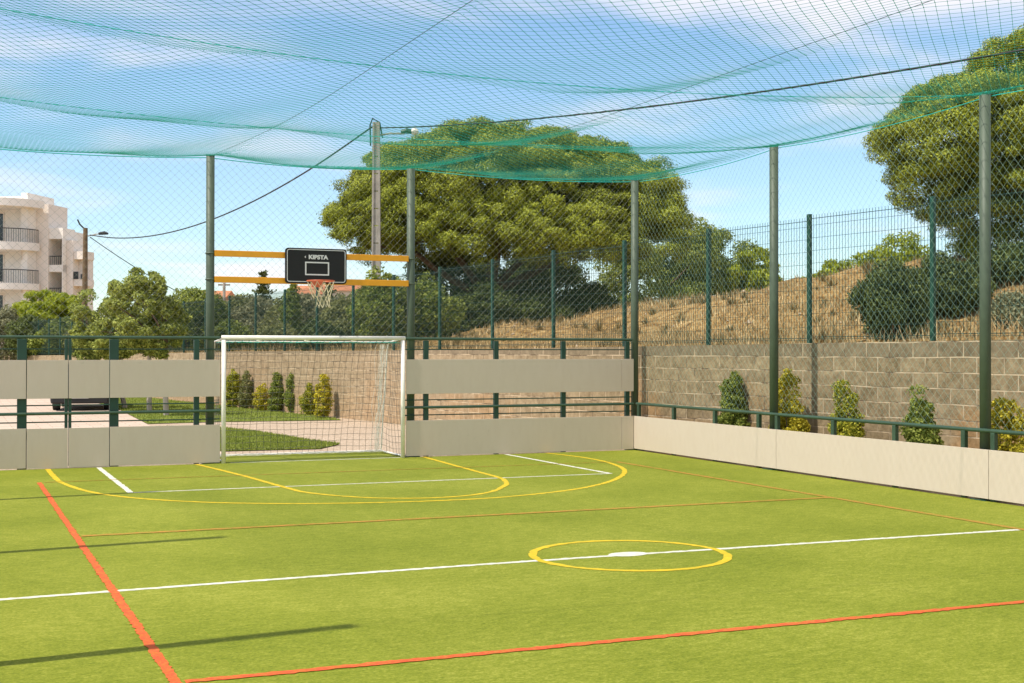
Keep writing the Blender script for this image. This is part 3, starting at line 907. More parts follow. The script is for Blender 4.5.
# basketball set: beams are fixed across the two back poles
for z, lab in ((3.405, 'upper yellow beam across the two poles behind the backboard'), (2.98, 'lower yellow beam across the two poles behind the backboard')):
    t = thing('support_beam', (-6, .115, z), lab, 'beam', 'yellow beams carrying the backboard')
    MB().bbox(-1.64, 1.67, -.025, .025, -.05, .05, .006).build('bar', M['yellow_metal'], t)
    for x in (-1.70, 1.73):
        c = MB(); th = np.linspace(0, 2 * np.pi, 25)[:-1]
        c.tube([(x + .072 * math.cos(a), .045 + .072 * math.sin(a), 0) for a in th], .012, 5, closed=True)
        c.build('clamp', M['green_paint'], t)
hoop = thing('basketball_hoop', (-5.97, .06, 2.95), 'black basketball backboard with orange rim and torn cream net fixed to yellow beams', 'basketball hoop')
def rrect(w, h, r, n=6):
    o = []
    for cx, cz, a0 in ((w - r, h - r, 0), (-w + r, h - r, 90), (-w + r, -h + r, 180), (w - r, -h + r, 270)):
        for i in range(n + 1):
            a = R(a0 + 90 * i / n); o.append((cx + r * math.cos(a), cz + r * math.sin(a)))
    return o
def plate(outl, y0, y1, cz=0, cx=0):
    m = len(outl); V = [(x + cx, y0, z + cz) for x, z in outl] + [(x + cx, y1, z + cz) for x, z in outl]
    q = [(i, (i + 1) % m, m + (i + 1) % m, m + i) for i in range(m)]
    return MB().add(V, q, ngons=[list(range(m)), list(range(2 * m - 1, m - 1, -1))])
CZ = .285
plate(rrect(.52, .292, .05), -.035, .025, CZ).build('backboard', M['black_board'], hoop)
def ring(w, h, r, th, y0, y1, cz, cx=0):
    a, b2 = rrect(w, h, r), rrect(w - th, h - th, max(.002, r - th))
    m = len(a)
    V = [(x + cx, y0, z + cz) for x, z in a] + [(x + cx, y0, z + cz) for x, z in b2] + [(x + cx, y1, z + cz) for x, z in a] + [(x + cx, y1, z + cz) for x, z in b2]
    q = []
    for i in range(m):
        k = (i + 1) % m
        q += [(i, k, m + k, m + i), (2 * m + i, 3 * m + i, 3 * m + k, 2 * m + k), (i, 2 * m + i, 2 * m + k, k), (m + i, m + k, 3 * m + k, 3 * m + i)]
    return MB().add(V, q)
ring(.498, .270, .04, .011, -.038, -.034, CZ).build('border_stripe', M['white_print'], hoop)
ring(.205, .112, .008, .022, -.038, -.034, CZ - .045, .012).build('target_square', M['white_print'], hoop)
cu = bpy.data.curves.new('logo_text', 'FONT'); cu.body = 'KIPSTA'; cu.size = .088; cu.extrude = .002; cu.align_x = 'CENTER'; cu.offset = .0045
to = bpy.data.objects.new('tmp_text', cu); S.collection.objects.link(to)
dg = bpy.context.evaluated_depsgraph_get(); dg.update()
me = bpy.data.meshes.new_from_object(to.evaluated_get(dg)); bpy.data.objects.remove(to)
me.name = 'logo_lettering'; me.materials.clear(); me.materials.append(M['white_print'])
lo = bpy.data.objects.new('logo_lettering', me); S.collection.objects.link(lo)
lo.parent = hoop; lo.location = (.03, -.037, CZ + .115); lo.rotation_euler = (R(90), 0, 0); lo.scale = (1.18, 1.05, 1)
MB().add([(-.206, -.039, CZ + .146), (-.178, -.039, CZ + .124), (-.184, -.039, CZ + .146), (-.178, -.039, CZ + .168)], [(0, 1, 2, 3)]).build('logo_mark', M['white_print'], hoop)
RZ = .02
th = np.linspace(0, 2 * np.pi, 41)[:-1]
rim = MB(); rim.tube([(.225 * math.cos(a), -.31 + .225 * math.sin(a), RZ) for a in th], .011, 8, closed=True)
rim_o = rim.build('rim', M['rim'], hoop, smooth=True)
MB().bbox(-.09, .09, -.12, -.04, RZ - .09, RZ + .012, .008).build('bracket', M['rim'], hoop)
nb_ = MB(); K = 12; rows = [(.222, 0), (.195, -.09), (.165, -.18), (.14, -.27), (.12, -.35), (.125, -.42)]
def hn(i, j):
    a = (i + (.5 if j % 2 else 0)) * 2 * np.pi / K
    r_, dz = rows[j]; lean = .035 * (j / 5) ** 1.5
    return np.array([r_ * math.cos(a) + lean, -.31 + r_ * math.sin(a), RZ - .01 + dz + .012 * math.sin(i * 2.3 + j)])
for j in range(5):
    for i in range(K):
        if j >= 3 and i in (4, 5, 6): continue     # torn on one side
        a = hn(i, j)
        for k2 in ((0, -1) if j % 2 == 0 else (0, 1)):
            nb_.tube([a, (a + hn(i + k2, j + 1)) / 2 + np.array([0, 0, -.008]), hn(i + k2, j + 1)], .0045, 4)
nb_.build('hoop_net', M['hoop_net'], hoop)

# goal
goal = thing('football_goal', (-5.985, 0.0, 0), 'white football goal with dark net set into the gap of the end fence', 'goal')
GL, GR, GH = -1.523, 1.523, 2.035
def post(x): MB().tube([(x, 0, 0), (x, 0, GH - .036)], .036, 16).build('post', M['white_metal'], goal, smooth=True)
post(GL); post(GR)
MB().tube([(GL - .036, 0, GH), (GR + .036, 0, GH)], .036, 16).build('crossbar', M['white_metal'], goal, smooth=True)
DT, DB = .78, 1.25
for x in (GL, GR):
    MB().tube([(x, .03, GH - .01), (x, DT, GH - .06), (x, DT + .1, GH - .2), (x, DB, .03)], .014, 8).build('side_stay', M['white_metal'], goal)
    MB().tube([(x, .03, .03), (x, DB, .03)], .016, 8).build('ground_bar', M['white_metal'], goal)
MB().tube([(GL, DB, .03), (GR, DB, .03)], .018, 8).build('back_ground_bar', M['white_metal'], goal)
MB().tube([(GL, DT, GH - .06), (GR, DT, GH - .06)], .012, 8).build('back_top_bar', M['white_metal'], goal)
for x in (-.9, -.1, .7):
    MB().tube([(x, .03, GH - .03), (x - .05, .15, GH - .05)], .012, 6).build('net_hook', M['white_metal'], goal)
gn = MB()
def backp(x, v):   # v 0 top .. 1 bottom
    y = DT + (DB - DT) * v; z = (GH - .07) * (1 - v) + .04 * v
    return np.stack([x, y + .05 * np.sin(np.pi * v) + .02 * np.sin(x * 5 + v * 7), z + 0 * x], -1)
vv = np.linspace(0, 1, 24)
threads(gn, [backp(np.full(24, x), vv) + np.stack([.015 * np.sin(vv * 9 + x * 3), 0 * vv, 0 * vv], -1) for x in np.arange(GL, GR, .115)], .0034)
xx = np.linspace(GL, GR, 30)
threads(gn, [backp(xx, np.full(30, v)) - np.stack([0 * xx, 0 * xx, .02 * np.abs(np.sin(xx * 4.1 + v * 3))], -1) for v in np.linspace(0, 1, 19)], .0034)
for x in (GL, GR):     # side panels
    for v in np.linspace(0, 1, 19):
        yb = DT + (DB - DT) * v; z = (GH - .07) * (1 - v) + .04 * v; yy_ = np.linspace(.03, yb, 6)
        threads(gn, [np.stack([x + .03 * np.sin(yy_ * 6 + v * 9), yy_, z - .03 * np.sin(yy_ / yb * np.pi)], -1)], .0034)
    for y in np.arange(.12, DT, .115):
        zz_ = np.linspace(.04, GH - .06, 8); threads(gn, [np.stack([x + .03 * np.sin(zz_ * 4 + y * 5), y + .25 * (1 - zz_ / 2) * y, zz_], -1)], .0034)
gn.build('net', M['net_goal'], goal)
gw = MB()
for x in np.arange(GL, GR, .115): gw.tube([(x, .02, GH - .03), (x, DT / 2, GH - .08), (x, DT, GH - .065)], .003, 4)
for y in np.arange(.1, DT, .115):
    xg = np.linspace(GL, GR, 20); gw.tube(np.stack([xg, 0 * xg + y, GH - .06 - .02 * np.abs(np.sin(xg * 5))], -1), .003, 4)
gw.build('roof_netting', M['net_top'], goal)
gw = MB()   # slack net gathered at the right rear corner
for i in range(16):
    x = GR - .02 - RNG.uniform(0, .16); y = RNG.uniform(.55, 1.05); zt = np.linspace(GH - .1, .03, 14)
    gw.tube(np.stack([x + .02 * np.sin(zt * 7 + i) - .03 * (2 - zt), y + .15 * (1 - zt / 2) + .02 * np.cos(zt * 9 + i), zt], -1), .003, 3)
for i in range(5):
    xg = np.linspace(GL, GR, 40); gw.tube(np.stack([xg, DB - .05 - .05 * i + .02 * np.sin(xg * 8 + i), .025 + .018 * np.abs(np.sin(xg * 6 + i * 2))], -1), .004, 3)
gw.build('slack_net', M['net_goal_white'], goal)

# ================================================================== POLES AND CABLES
cp = at(376, 350, 42); cp[2] = 1.3
lp = thing('concrete_utility_pole', tuple(cp), 'tall grey concrete utility pole with a street lamp, in front of the big pine', 'utility pole')
H = 9.08 - 1.3
mb = MB()
for s in (-1, 1): # two flanges joined by rungs
    V = []; 
    for z, w in ((-.3, .165), (H, .11)):
        V += [(s * w, -.09, z), (s * w, .09, z), (s * (w - .055), .09, z), (s * (w - .055), -.09, z)]
    mb.add(V, [(0, 1, 5, 4), (1, 2, 6, 5), (2, 3, 7, 6), (3, 0, 4, 7)], ngons=[[3, 2, 1, 0], [4, 5, 6, 7]])
for z in np.arange(.1, H, .55):
    w = .165 - .055 * z / H - .05; mb.box(-w, w, -.05, .05, z, z + .52)
shaft = mb.build('shaft', M['concrete'], lp); shaft.rotation_euler.z = -CY
rgt = np.array([math.cos(CY), -math.sin(CY), 0])
top = np.array([0, 0, H])
mb = MB(); mb.tube([top - rgt * .18 + [0, 0, -.75], top - rgt * .2 + [0, 0, -.1], top - rgt * .12 + [0, 0, .12], top + rgt * .1 + [0, 0, 0], top + rgt * .2 + [0, 0, -.5]], .025, 6)
mb.build('cable_loop', M['black'], lp)
MB().tube([top + [0, 0, -.42], top + rgt * .45 + [0, 0, -.36], top + rgt * .9 + [0, 0, -.36]], .03, 8).build('lamp_arm', M['concrete'], lp)
lh = thing('x', (0, 0, 0), None, None); bpy.data.objects.remove(lh)
a = top + rgt * .78 + [0, 0, -.30]; b_ = top + rgt * 1.12 + [0, 0, -.30]
MB().tube([a, (a + b_) / 2 + [0, 0, .02], b_], [.05, .09, .08], 8).build('lamp_head', M['dark_green'], lp)
a = b_; b_ = top + rgt * 1.33 + [0, 0, -.28]
MB().tube([a, (a + b_) / 2, b_], [.09, .12, .07], 8).build('lamp_cover', M['lamp_glass'], lp)

wp_ = at(84, 350, 70); wp_[2] = 0
wp = thing('wooden_utility_pole', tuple(wp_), 'leaning brown wooden utility pole beside the white apartment block', 'utility pole')
tipw = at(85.5, 228, 70) - wp_
MB().tube([(0, 0, -.2), tipw * .5, tipw], [.17, .15, .12], 10).build('shaft', M['wood'], wp)
MB().tube([tipw - [0, 0, .1], tipw - rgt * .3 + [0, 0, .2], tipw - rgt * .42 + [0, 0, .45]], .045, 5).build('bracket', M['black'], wp)
MB().tube([tipw - [0, 0, .45], tipw + rgt * .6 - [0, 0, .32], tipw + rgt * .75 - [0, 0, .32]], .03, 6).build('lamp_arm', M['concrete'], wp)
MB().tube([tipw + rgt * .7 - [0, 0, .3], tipw + rgt * 1.0 - [0, 0, .26], tipw + rgt * 1.2 - [0, 0, .3]], [.07, .10, .05], 8).build('lamp_head', M['awning'], wp)

def cable(name, pts, r, label, mat='black'):
    P = np.array(smooth_path(pts, 8)); o = P[0].copy()
    ob = MB().tube(P - o, r, 5).build(name, M[mat], loc=tuple(o))
    tag(ob, label, 'cable')
A = at(90, 235, 69.6); B = at(372, 127, 42)
def span(A, B, sag, n=9):
    t = np.linspace(0, 1, n)[:, None]; return list(A + (B - A) * t - np.array([0, 0, 1]) * sag * 4 * t * (1 - t))
cable('overhead_cable', span(A, B, 1.3), .028, 'thin black cable sagging between the wooden pole and the concrete pole')
cable('overhead_cable', span(at(90, 237, 69.6), at(190, 298, 72), .15), .022, 'thin cable running down from the wooden pole behind the leafy trees')
C_ = at(1180, 22, 20)
cable('overhead_cable', span(at(381, 128, 42), C_, .33, 12), .022, 'thick black cable rising from the concrete pole to the upper right corner')

# ================================================================== BUILDINGS
D = 95.0
def wz(py): return CLOC[2] + (350.7 - py) / CF * D
o = at(27, 350, D); o[2] = 0
yaw = -R(32)
bl = thing('apartment_building', tuple(o), 'white apartment block with curved balconies at the left edge of the photo', 'building', rotz=yaw)
m_ = D / CF * .88   # metres per pixel at D
def X(px): return (px - 27) * m_
# body
MB().box(X(-90), X(27), 0.0, 3, 0, wz(196)).build('wall', M['stucco'], bl)
MB().box(X(27.2), X(35), -.9, 2.9, 0, wz(194.5)).build('fin_wall', M['stucco'], bl)
MB().box(X(35.1), X(50), .3, 3.1, 0, wz(204)).build('stair_wall', M['stucco_pink'], bl)
# recessed loggia bay px 50-67
mb = MB()
mb.box(X(50.1), X(67), 2.2, 3.6, 0, wz(230)); mb.box(X(50.1), X(67), .4, 2.19, wz(239), wz(228)); mb.box(X(50.1), X(67), .4, 2.19, wz(272), wz(265)); mb.box(X(50.1), X(67), .4, 2.19, wz(303), wz(297))
mb.box(X(66.0), X(67), .38, 2.19, 0, wz(239.2))
mb.build('loggia_wall', M['stucco'], bl)
MB().box(X(67.1), X(75), .9, 2.6, 0, wz(240)).build('rear_wall', M['stucco_pink'], bl)
mb = MB(); mb.box(X(75.1), X(89), 1.0, 2.4, wz(259), wz(251)); mb.box(X(75.1), X(89), 1.0, 2.4, wz(286), wz(279)); mb.box(X(75.1), X(88), 1.8, 2.4, 0, wz(252)-.3)
mb.build('end_balcony', M['stucco_pink'], bl)
mb = MB()
for z in (258, 284): mb.box(X(75.3), X(88.5), .99, 1.03, wz(z) + .5, wz(z) + 1.3)
# awning panels only on the middle floor
mb = MB(); mb.box(X(75.3), X(81), .95, 1.0, wz(279), wz(271.5)); mb.box(X(84), X(88.5), .95, 1.0, wz(279), wz(274)); mb.build('awning', M['awning'], bl)
# glazing in the bay and main block
def win(x0, x1, z0, z1, y):
    f_ = MB(); 
    f_.box(x0, x0 + .08, y - .06, y - .002, z0, z1); f_.box(x1 - .08, x1, y - .06, y - .002, z0, z1); f_.box(x0 + .08, x1 - .08, y - .06, y - .002, z1 - .08, z1); f_.box(x0 + .08, x1 - .08, y - .06, y - .002, z0, z0 + .08)
    o_ = f_.build('window', M['stucco_pink'], bl)
    MB().box(x0 + .08, x1 - .08, y - .03, y - .002, z0 + .08, z1 - .08).build('pane', M['glass'], o_)
for (pb) in (265, 297): win(X(50.6), X(52.6), wz(pb), wz(pb - 20), 2.2)
for pb in (243, 284, 325):
    win(X(-8), X(-1), wz(pb) + .1, wz(pb) + 2.2, 0.0)
    win(X(-24), X(-14), wz(pb) + .1, wz(pb) + 2.2, 0.0)
for pt, pb in ((253, 261), (287, 294)): win(X(27.9), X(29.4), wz(pb), wz(pt), -.9)
# curved balconies and canopy on the left
def curved(z0, z1, xr, d0, r_in=None):
    n = 14; xl = X(-95); o_ = []
    for i in range(n + 1):
        a = R(90 * i / n); o_.append((xr - 3.4 + 3.4 * math.sin(a), -d0 * math.cos(a) ** .9))
    o_ = [(xl, -d0)] + o_ + [(xl, 0)]
    return o_
def slab(outl, z0, z1, name, mat):
    m = len(outl); V = [(x, y, z0) for x, y in outl] + [(x, y, z1) for x, y in outl]
    MB().add(V, [(i, (i + 1) % m, m + (i + 1) % m, m + i) for i in range(m)], ngons=[list(range(m))[::-1], list(range(m, 2 * m))]).build(name, mat, bl)
slab(curved(0, 0, X(27) + 1.3, 3.2), wz(209.5), wz(202), 'roof_canopy', M['stucco'])
for pb, pt in ((254, 244), (293, 284.5), (333, 324)):
    slab(curved(0, 0, X(23) + 1.2, 2.7), wz(pb) + .15, wz(pt), 'balcony', M['stucco'])
    ol = curved(0, 0, X(21.5) + 1.2, 2.6)[:-1]
    mb = MB(); zt = wz(pt)
    mb.tube([(x, y, zt + .95) for x, y in ol], .035, 5)
    P = np.array(ol); 
    dd = np.concatenate([[0], np.cumsum(np.linalg.norm(np.diff(P, axis=0), axis=1))])
    for s in np.arange(0, dd[-1], .16):
        x = np.interp(s, dd, P[:, 0]); y = np.interp(s, dd, P[:, 1]); mb.tube([(x, y, zt), (x, y, zt + .95)], .018, 4)
    mb.build('balcony_railing', M['awning'], bl)
for pt in (265, 297):
    mb = MB(); zt = wz(pt)
    for x in np.arange(X(51), X(65.9), .16): mb.tube([(x, .45, zt), (x, .45, zt + .6)], .02, 4)
    mb.tube([(X(50.3), .45, zt + .62), (X(65.9), .45, zt + .62)], .035, 4); mb.build('loggia_railing', M['awning'], bl)
# distant houses
def house(px, py, w, d, lab, body='stucco', rh=.9):
    o = at(px, py, d); o[2] = 0
    h = wz2(py, d)
    t = thing('distant_house', tuple(o), lab, 'house', 'far houses seen above the hedge', rotz=-CY)
    MB().box(-w / 2, w / 2, 0, 6, 0, h).build('wall', M[body], t)
    MB().add([(-w / 2 - .3, -.3, h), (w / 2 + .3, -.3, h), (w / 2 + .3, 6.3, h), (-w / 2 - .3, 6.3, h), (-w / 2 - .3, 3, h + rh), (w / 2 + .3, 3, h + rh)],
             [(0, 1, 5, 4), (2, 3, 4, 5)], tris=[(3, 0, 4), (1, 2, 5)], ngons=[[3, 2, 1, 0]]).build('roof', M['roof'], t)
    for x in (-w / 4, w / 4):
        f_ = MB().box(x - .45, x + .45, -.05, -.003, h - 1.6, h - .5).build('window', M['stucco_pink'], t)
        MB().box(x - .36, x + .36, -.07, -.052, h - 1.5, h - .6).build('pane', M['glass'], f_)
def wz2(py, d): return CLOC[2] + (350.7 - py) / CF * d
house(305, 294, 2.6, 120, 'tiny orange roofed house above the hedge left of the hoop net')
house(349, 291, 4.6, 115, 'small orange roofed house above the hedge right of the hoop net')
house(206, 299, 3.0, 125, 'far orange roofed house peeking over the hedge beside the left pole')
dp = at(224, 340, 110); dp[2] = 0
t = thing('distant_utility_pole', tuple(dp), 'far thin utility pole rising above the hedge right of the left net pole', 'utility pole')
MB().tube([(0, 0, 0), (0, 0, wz2(283, 110))], [.16, .12], 8).build('shaft', M['concrete'], t)
MB().tube([tuple(-rgt * .5 + [0, 0, wz2(285, 110)]), tuple(rgt * .5 + [0, 0, wz2(285, 110)])], .06, 5).build('crossarm', M['wood'], t)

# ================================================================== CAR
co = at(86, 350, 42.5); co[2] = -.02
car = thing('parked_car', tuple(co), 'dark car parked on the paving, seen between the gate boards', 'car', rotz=-CY * .6 + R(4))
prof = [(-2.05, .30), (-2.08, .55), (-1.98, .82), (-1.85, .98), (-1.35, 1.02), (-.75, 1.40), (.55, 1.43), (1.25, 1.02), (1.95, .86), (2.12, .62), (2.12, .32), (1.9, .22), (-1.9, .22)]
def carshape(w0, mats):
    import bmesh
    bm = bmesh.new()
    nsec = [(-1, .86), (-.94, 1.0), (.94, 1.0), (1, .86)]
    rows = []
    for s, k in nsec:
        r_ = []
        for y, z in prof:
            tum = 1 - max(0, z - .95) * .35
            r_.append(bm.verts.new((s * w0 * tum, -y * (1 if k == 1 else .985), .3 + (z - .3) * (1 if k == 1 else .97))))
        rows.append(r_)
    m = len(prof)
    for a, b2 in zip(rows[:-1], rows[1:]):
        for i in range(m): bm.faces.new((a[i], a[(i + 1) % m], b2[(i + 1) % m], b2[i]))
    bm.faces.new(rows[0][::-1]); bm.faces.new(rows[-1])
    bmesh.ops.recalc_face_normals(bm, faces=bm.faces)
    me = bpy.data.meshes.new('body'); bm.to_mesh(me); bm.free()
    me.materials.append(mats); o_ = bpy.data.objects.new('body', me); S.collection.objects.link(o_); o_.parent = car
    return o_
# rear of the car faces the camera: rear at local -y
prof = [(-y, z) for y, z in prof]
prof = [(y * -1, z) for y, z in prof]
prof = [(-y, z) for y, z in prof][::-1]
carshape(.87, M['car_paint'])
MB().add([(-.60, -2.0 + .72, 1.06), (.60, -2.0 + .72, 1.06), (.52, -.80 + .02, 1.37), (-.52, -.80 + .02, 1.37)], [(0, 1, 2, 3)]).build('rear_window', M['glass'], car).location.y = -.07
MB().bbox(-.84, .84, -2.2, -2.02, .22, .50, .05).build('bumper', M['black'], car)
for s in (-1, 1):
    MB().bbox(s * .72 - .13, s * .72 + .13, -2.13, -1.95, .52, .80, .03).build('tail_lamp', M['car_lamp'], car)
MB().bbox(-.26, .26, -2.215, -2.2, .38, .48, .003).build('number_plate', M['plate'], car)
for s in (-1, 1):
    for y in (-1.3, 1.35):
        wh = MB(); wh.tube([(s * .66, y, .31), (s * .86, y, .31)], .31, 22)
        o_ = wh.build('wheel', M['black'], car)
        MB().tube([(s * .861, y, .31), (s * .875, y, .31)], .2, 14).build('rim', M['chrome'], o_)

# ================================================================== TREES
def pine(base, lobes_px, label, n_clumps, r_clump, per, leaf, mat, trunk_h, targets, tr=.28, group=None, low=-1.0, ups=.3, jit=.45, k_in=26000, cut_in=3.9):
    t = thing('stone_pine', tuple(base), label, 'tree', group)
    lob = [(*(at(px, py, d) - base), rx, ry, rz) for px, py, d, rx, ry, rz in lobes_px]
    c = crown('crown', lob, n_clumps, r_clump, per, leaf[0], leaf[1], mat, t, inner=.12, squash=.7, low_cut=low, up=ups, jit=jit)
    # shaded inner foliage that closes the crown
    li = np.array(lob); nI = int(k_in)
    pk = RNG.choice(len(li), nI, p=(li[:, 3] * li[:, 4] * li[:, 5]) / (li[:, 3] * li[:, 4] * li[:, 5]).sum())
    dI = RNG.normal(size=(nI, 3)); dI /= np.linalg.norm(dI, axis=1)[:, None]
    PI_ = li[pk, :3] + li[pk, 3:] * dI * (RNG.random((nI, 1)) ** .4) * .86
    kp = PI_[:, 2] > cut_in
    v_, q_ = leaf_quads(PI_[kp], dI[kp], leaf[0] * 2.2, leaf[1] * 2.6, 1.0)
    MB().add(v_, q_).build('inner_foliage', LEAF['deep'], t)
    mb = MB(); fork = np.array([.1, 0, trunk_h])
    limb(mb, (0, 0, -.3), fork, tr, tr * .75, .04)
    for tg in targets:
        e = at(*tg) - base
        P = limb(mb, fork - [0, 0, .1], e, tr * .5, tr * .18, .08)
        cc = c[np.argsort(np.linalg.norm(c - e, axis=1))[:7]]
        for q_ in cc: limb(mb, P[-2], q_, tr * .16, .02, .08, 4, 5)
    mb.build('trunk', M['bark'], t, smooth=True)
    return t
b1 = at(484, 350, 48); b1[2] = 2.0
pine(b1, [(507, 212, 48, 5.9, 4.6, 3.0), (407, 212, 47, 2.3, 2.4, 1.75), (615, 212, 48, 2.1, 3.0, 1.9), (480, 190, 47, 4.0, 3.0, 2.1), (560, 195, 48, 3.4, 3, 2.0),
          (368, 222, 45.5, 1.2, 1.4, 1.0), (420, 232, 44.5, 1.3, 1.2, 1.0), (462, 236, 43.8, 1.1, 1, .9), (505, 246, 43.6, 1.2, 1.0, 1.1), (548, 236, 43.8, 1.2, 1.0, 1.0), (595, 240, 44.5, 1.5, 1.2, 1.1), (650, 238, 46, 1.1, 1.4, 1.2), (380, 245, 46, .8, .9, .6)],
     'broad dome shaped stone pine behind the backboard and fence', 1150, .37, 560, (.095, .030), LEAF['pine'], 1.9,
     [(395, 235, 46.5), (440, 225, 47), (500, 225, 46), (560, 225, 48), (620, 235, 47), (500, 190, 49)], .34, low=-.55, ups=.5)
b2_ = at(1075, 350, 28); b2_[2] = 3.6
pine(b2_, [(972, 132, 27.5, 1.75, 1.9, 1.05), (935, 155, 27, 1.1, 1.2, .85), (1068, 108, 28, 2.2, 2.3, 1.8), (1018, 80, 28, 1.0, 1.1, .85), (1045, 165, 27, 1.8, 1.6, 1.0),
           (1130, 120, 29, 2.4, 2.4, 1.7), (1005, 185, 27, 1.2, 1.0, .75), (950, 106, 28, .8, .9, .5), (972, 208, 27.5, 1.0, 1.0, .55), (1020, 228, 28.5, 1.2, 1.2, .7), (932, 185, 27, .8, .9, .5), (1000, 245, 28, .9, .9, .4)],
     'tall dense stone pine at the right edge on the slope', 950, .25, 480, (.065, .020), LEAF['pine'], 1.2,
     [(960, 165, 27.5), (1040, 160, 27.5), (1010, 200, 27), (1090, 140, 28), (1140, 150, 29)], .26, low=-.75, k_in=16000, cut_in=.6)

def gz(px, d):
    """terrain height at a pixel column and depth"""
    p_ = at(px, 350, d); v_ = p_[:2] - W0
    t_ = v_ @ WDIR; s_ = v_ @ nrm
    return terr(s_, t_, p_[0], p_[1]) if s_ > .16 else -.02
def shrub(px, ytop, d, r, mat, label, name='shrub', base=None, **k):
    b = at(px, 350, d); b[2] = gz(px, d) - .05 if base is None else base
    h = max(.6, wz2(ytop, d) - b[2])
    return bush(name, b, r, h, LEAF[mat], label, **k)

# dark undergrowth below the pine and on the slope
shrub(383, 274, 39, 1.05, 'mid', 'tall leafy green shrub behind the fence right of the backboard', leaf=(.11, .06), dens=1.0)
shrub(425, 282, 40, 1.2, 'mid', 'round green shrub behind the fence just right of the right backboard pole', leaf=(.11, .06))
shrub(352, 298, 41, .95, 'olive', 'olive shrub behind the fence directly below the lower yellow beam', leaf=(.10, .05))
shrub(478, 285, 43, 1.2, 'deep', 'dark leaved shrub left of the pine trunk', leaf=(.11, .05))
shrub(535, 296, 44, 1.25, 'deep', 'dark leaved shrub right of the pine trunk', leaf=(.11, .05))
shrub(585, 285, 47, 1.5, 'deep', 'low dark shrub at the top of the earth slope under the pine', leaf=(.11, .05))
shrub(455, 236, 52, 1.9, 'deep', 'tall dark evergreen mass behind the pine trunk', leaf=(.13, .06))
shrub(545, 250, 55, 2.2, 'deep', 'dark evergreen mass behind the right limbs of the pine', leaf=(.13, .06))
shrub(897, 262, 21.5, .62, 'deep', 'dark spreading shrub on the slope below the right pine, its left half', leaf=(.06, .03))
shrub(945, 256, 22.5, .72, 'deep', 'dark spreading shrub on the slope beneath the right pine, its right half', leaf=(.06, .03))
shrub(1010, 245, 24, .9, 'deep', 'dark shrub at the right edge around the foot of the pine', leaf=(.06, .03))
shrub(1012, 308, 20.5, .5, 'grey', 'small grey green bush on the slope at the right edge', leaf=(.05, .025))
# trees between the pine and the right
def small_tree(px, ytop, d, r, mat, label, trunk=.5, **k):
    b = at(px, 350, d); b[2] = max(gz(px, d), 1.5) - .05
    h = wz2(ytop, d) - b[2]; t = thing('bushy_tree', tuple(b), label, 'tree')
    lob = [(0, 0, h * .58, r, r, h * .42)] + [(math.cos(a) * r * .55, math.sin(a) * r * .5, h * random.uniform(.4, .68), r * .55, r * .55, h * .26) for a in (0.3, 1.8, 3.3, 4.7)]
    c = crown('crown', lob, int(k.get('n', 110)), r * .26, k.get('per', 380), k.get('l', .15), k.get('w', .07), LEAF[mat], t, inner=.2, squash=.8)
    mb = MB(); limb(mb, (0, 0, -.2), (0, 0, h * .45), .14, .10)
    for i in range(5): limb(mb, (0, 0, h * .4), c[i * 7 % len(c)], .07, .02)
    mb.build('trunk', M['bark'], t)
small_tree(662, 205, 58, 2.3, 'mid', 'leafy green tree just right of the big pine, left of the first tall fence posts')
small_tree(716, 236, 60, 2.1, 'mid', 'rounded light green tree between the big pine and the middle net pole')
small_tree(750, 248, 58, 1.2, 'bright', 'small light green tree immediately left of the middle net pole')
shrub(845, 262, 42, 1.2, 'bright', 'bright green shrub on the crest of the mound, lower left of the bright pair', leaf=(.12, .06))
shrub(895, 239, 43, 1.6, 'bright', 'bright green shrub crowning the mound beside the right pine', leaf=(.12, .06))

# hedge behind the far fence
hd = [(192, 292, 52, 1.3, 'mid', 'mid green hedge shrub behind the left net pole'),
      (215, 296, 56, 1.4, 'olive', 'olive hedge shrub just right of the left net pole'),
      (240, 297, 54, 1.3, 'olive', 'olive hedge shrub below the left end of the lower yellow beam'),
      (264, 299, 52, 1.25, 'grey', 'grey green hedge shrub under the dark conifer'),
      (288, 300, 50, 1.0, 'olive', 'olive hedge shrub at the foot of the slim columnar tree'),
      (312, 297, 48, 1.15, 'grey', 'grey green hedge shrub straight below the hoop net'),
      (336, 296, 47, 1.1, 'grey', 'grey green hedge shrub below the right edge of the backboard'),
      (360, 300, 44, .9, 'olive', 'olive hedge shrub left of the concrete pole foot'),
      (228, 322, 47, .9, 'mid', 'low green shrub at the fence above the left end of the goal'),
      (276, 324, 44, .9, 'olive', 'low olive shrub at the fence above the middle of the goal'),
      (322, 322, 40, .8, 'deep', 'low dark shrub at the fence above the right half of the goal')]
for px, yt_, d, r, mt, lab in hd:
    shrub(px, yt_, d, r, mt, lab, name='hedge_shrub', group='shrubs behind the far fence', leaf=(.12, .06), dens=.9)
shrub(291, 283, 46, .42, 'mid', 'slim columnar green tree rising behind the fence below the backboard', name='columnar_tree', cat='tree', leaf=(.10, .05))
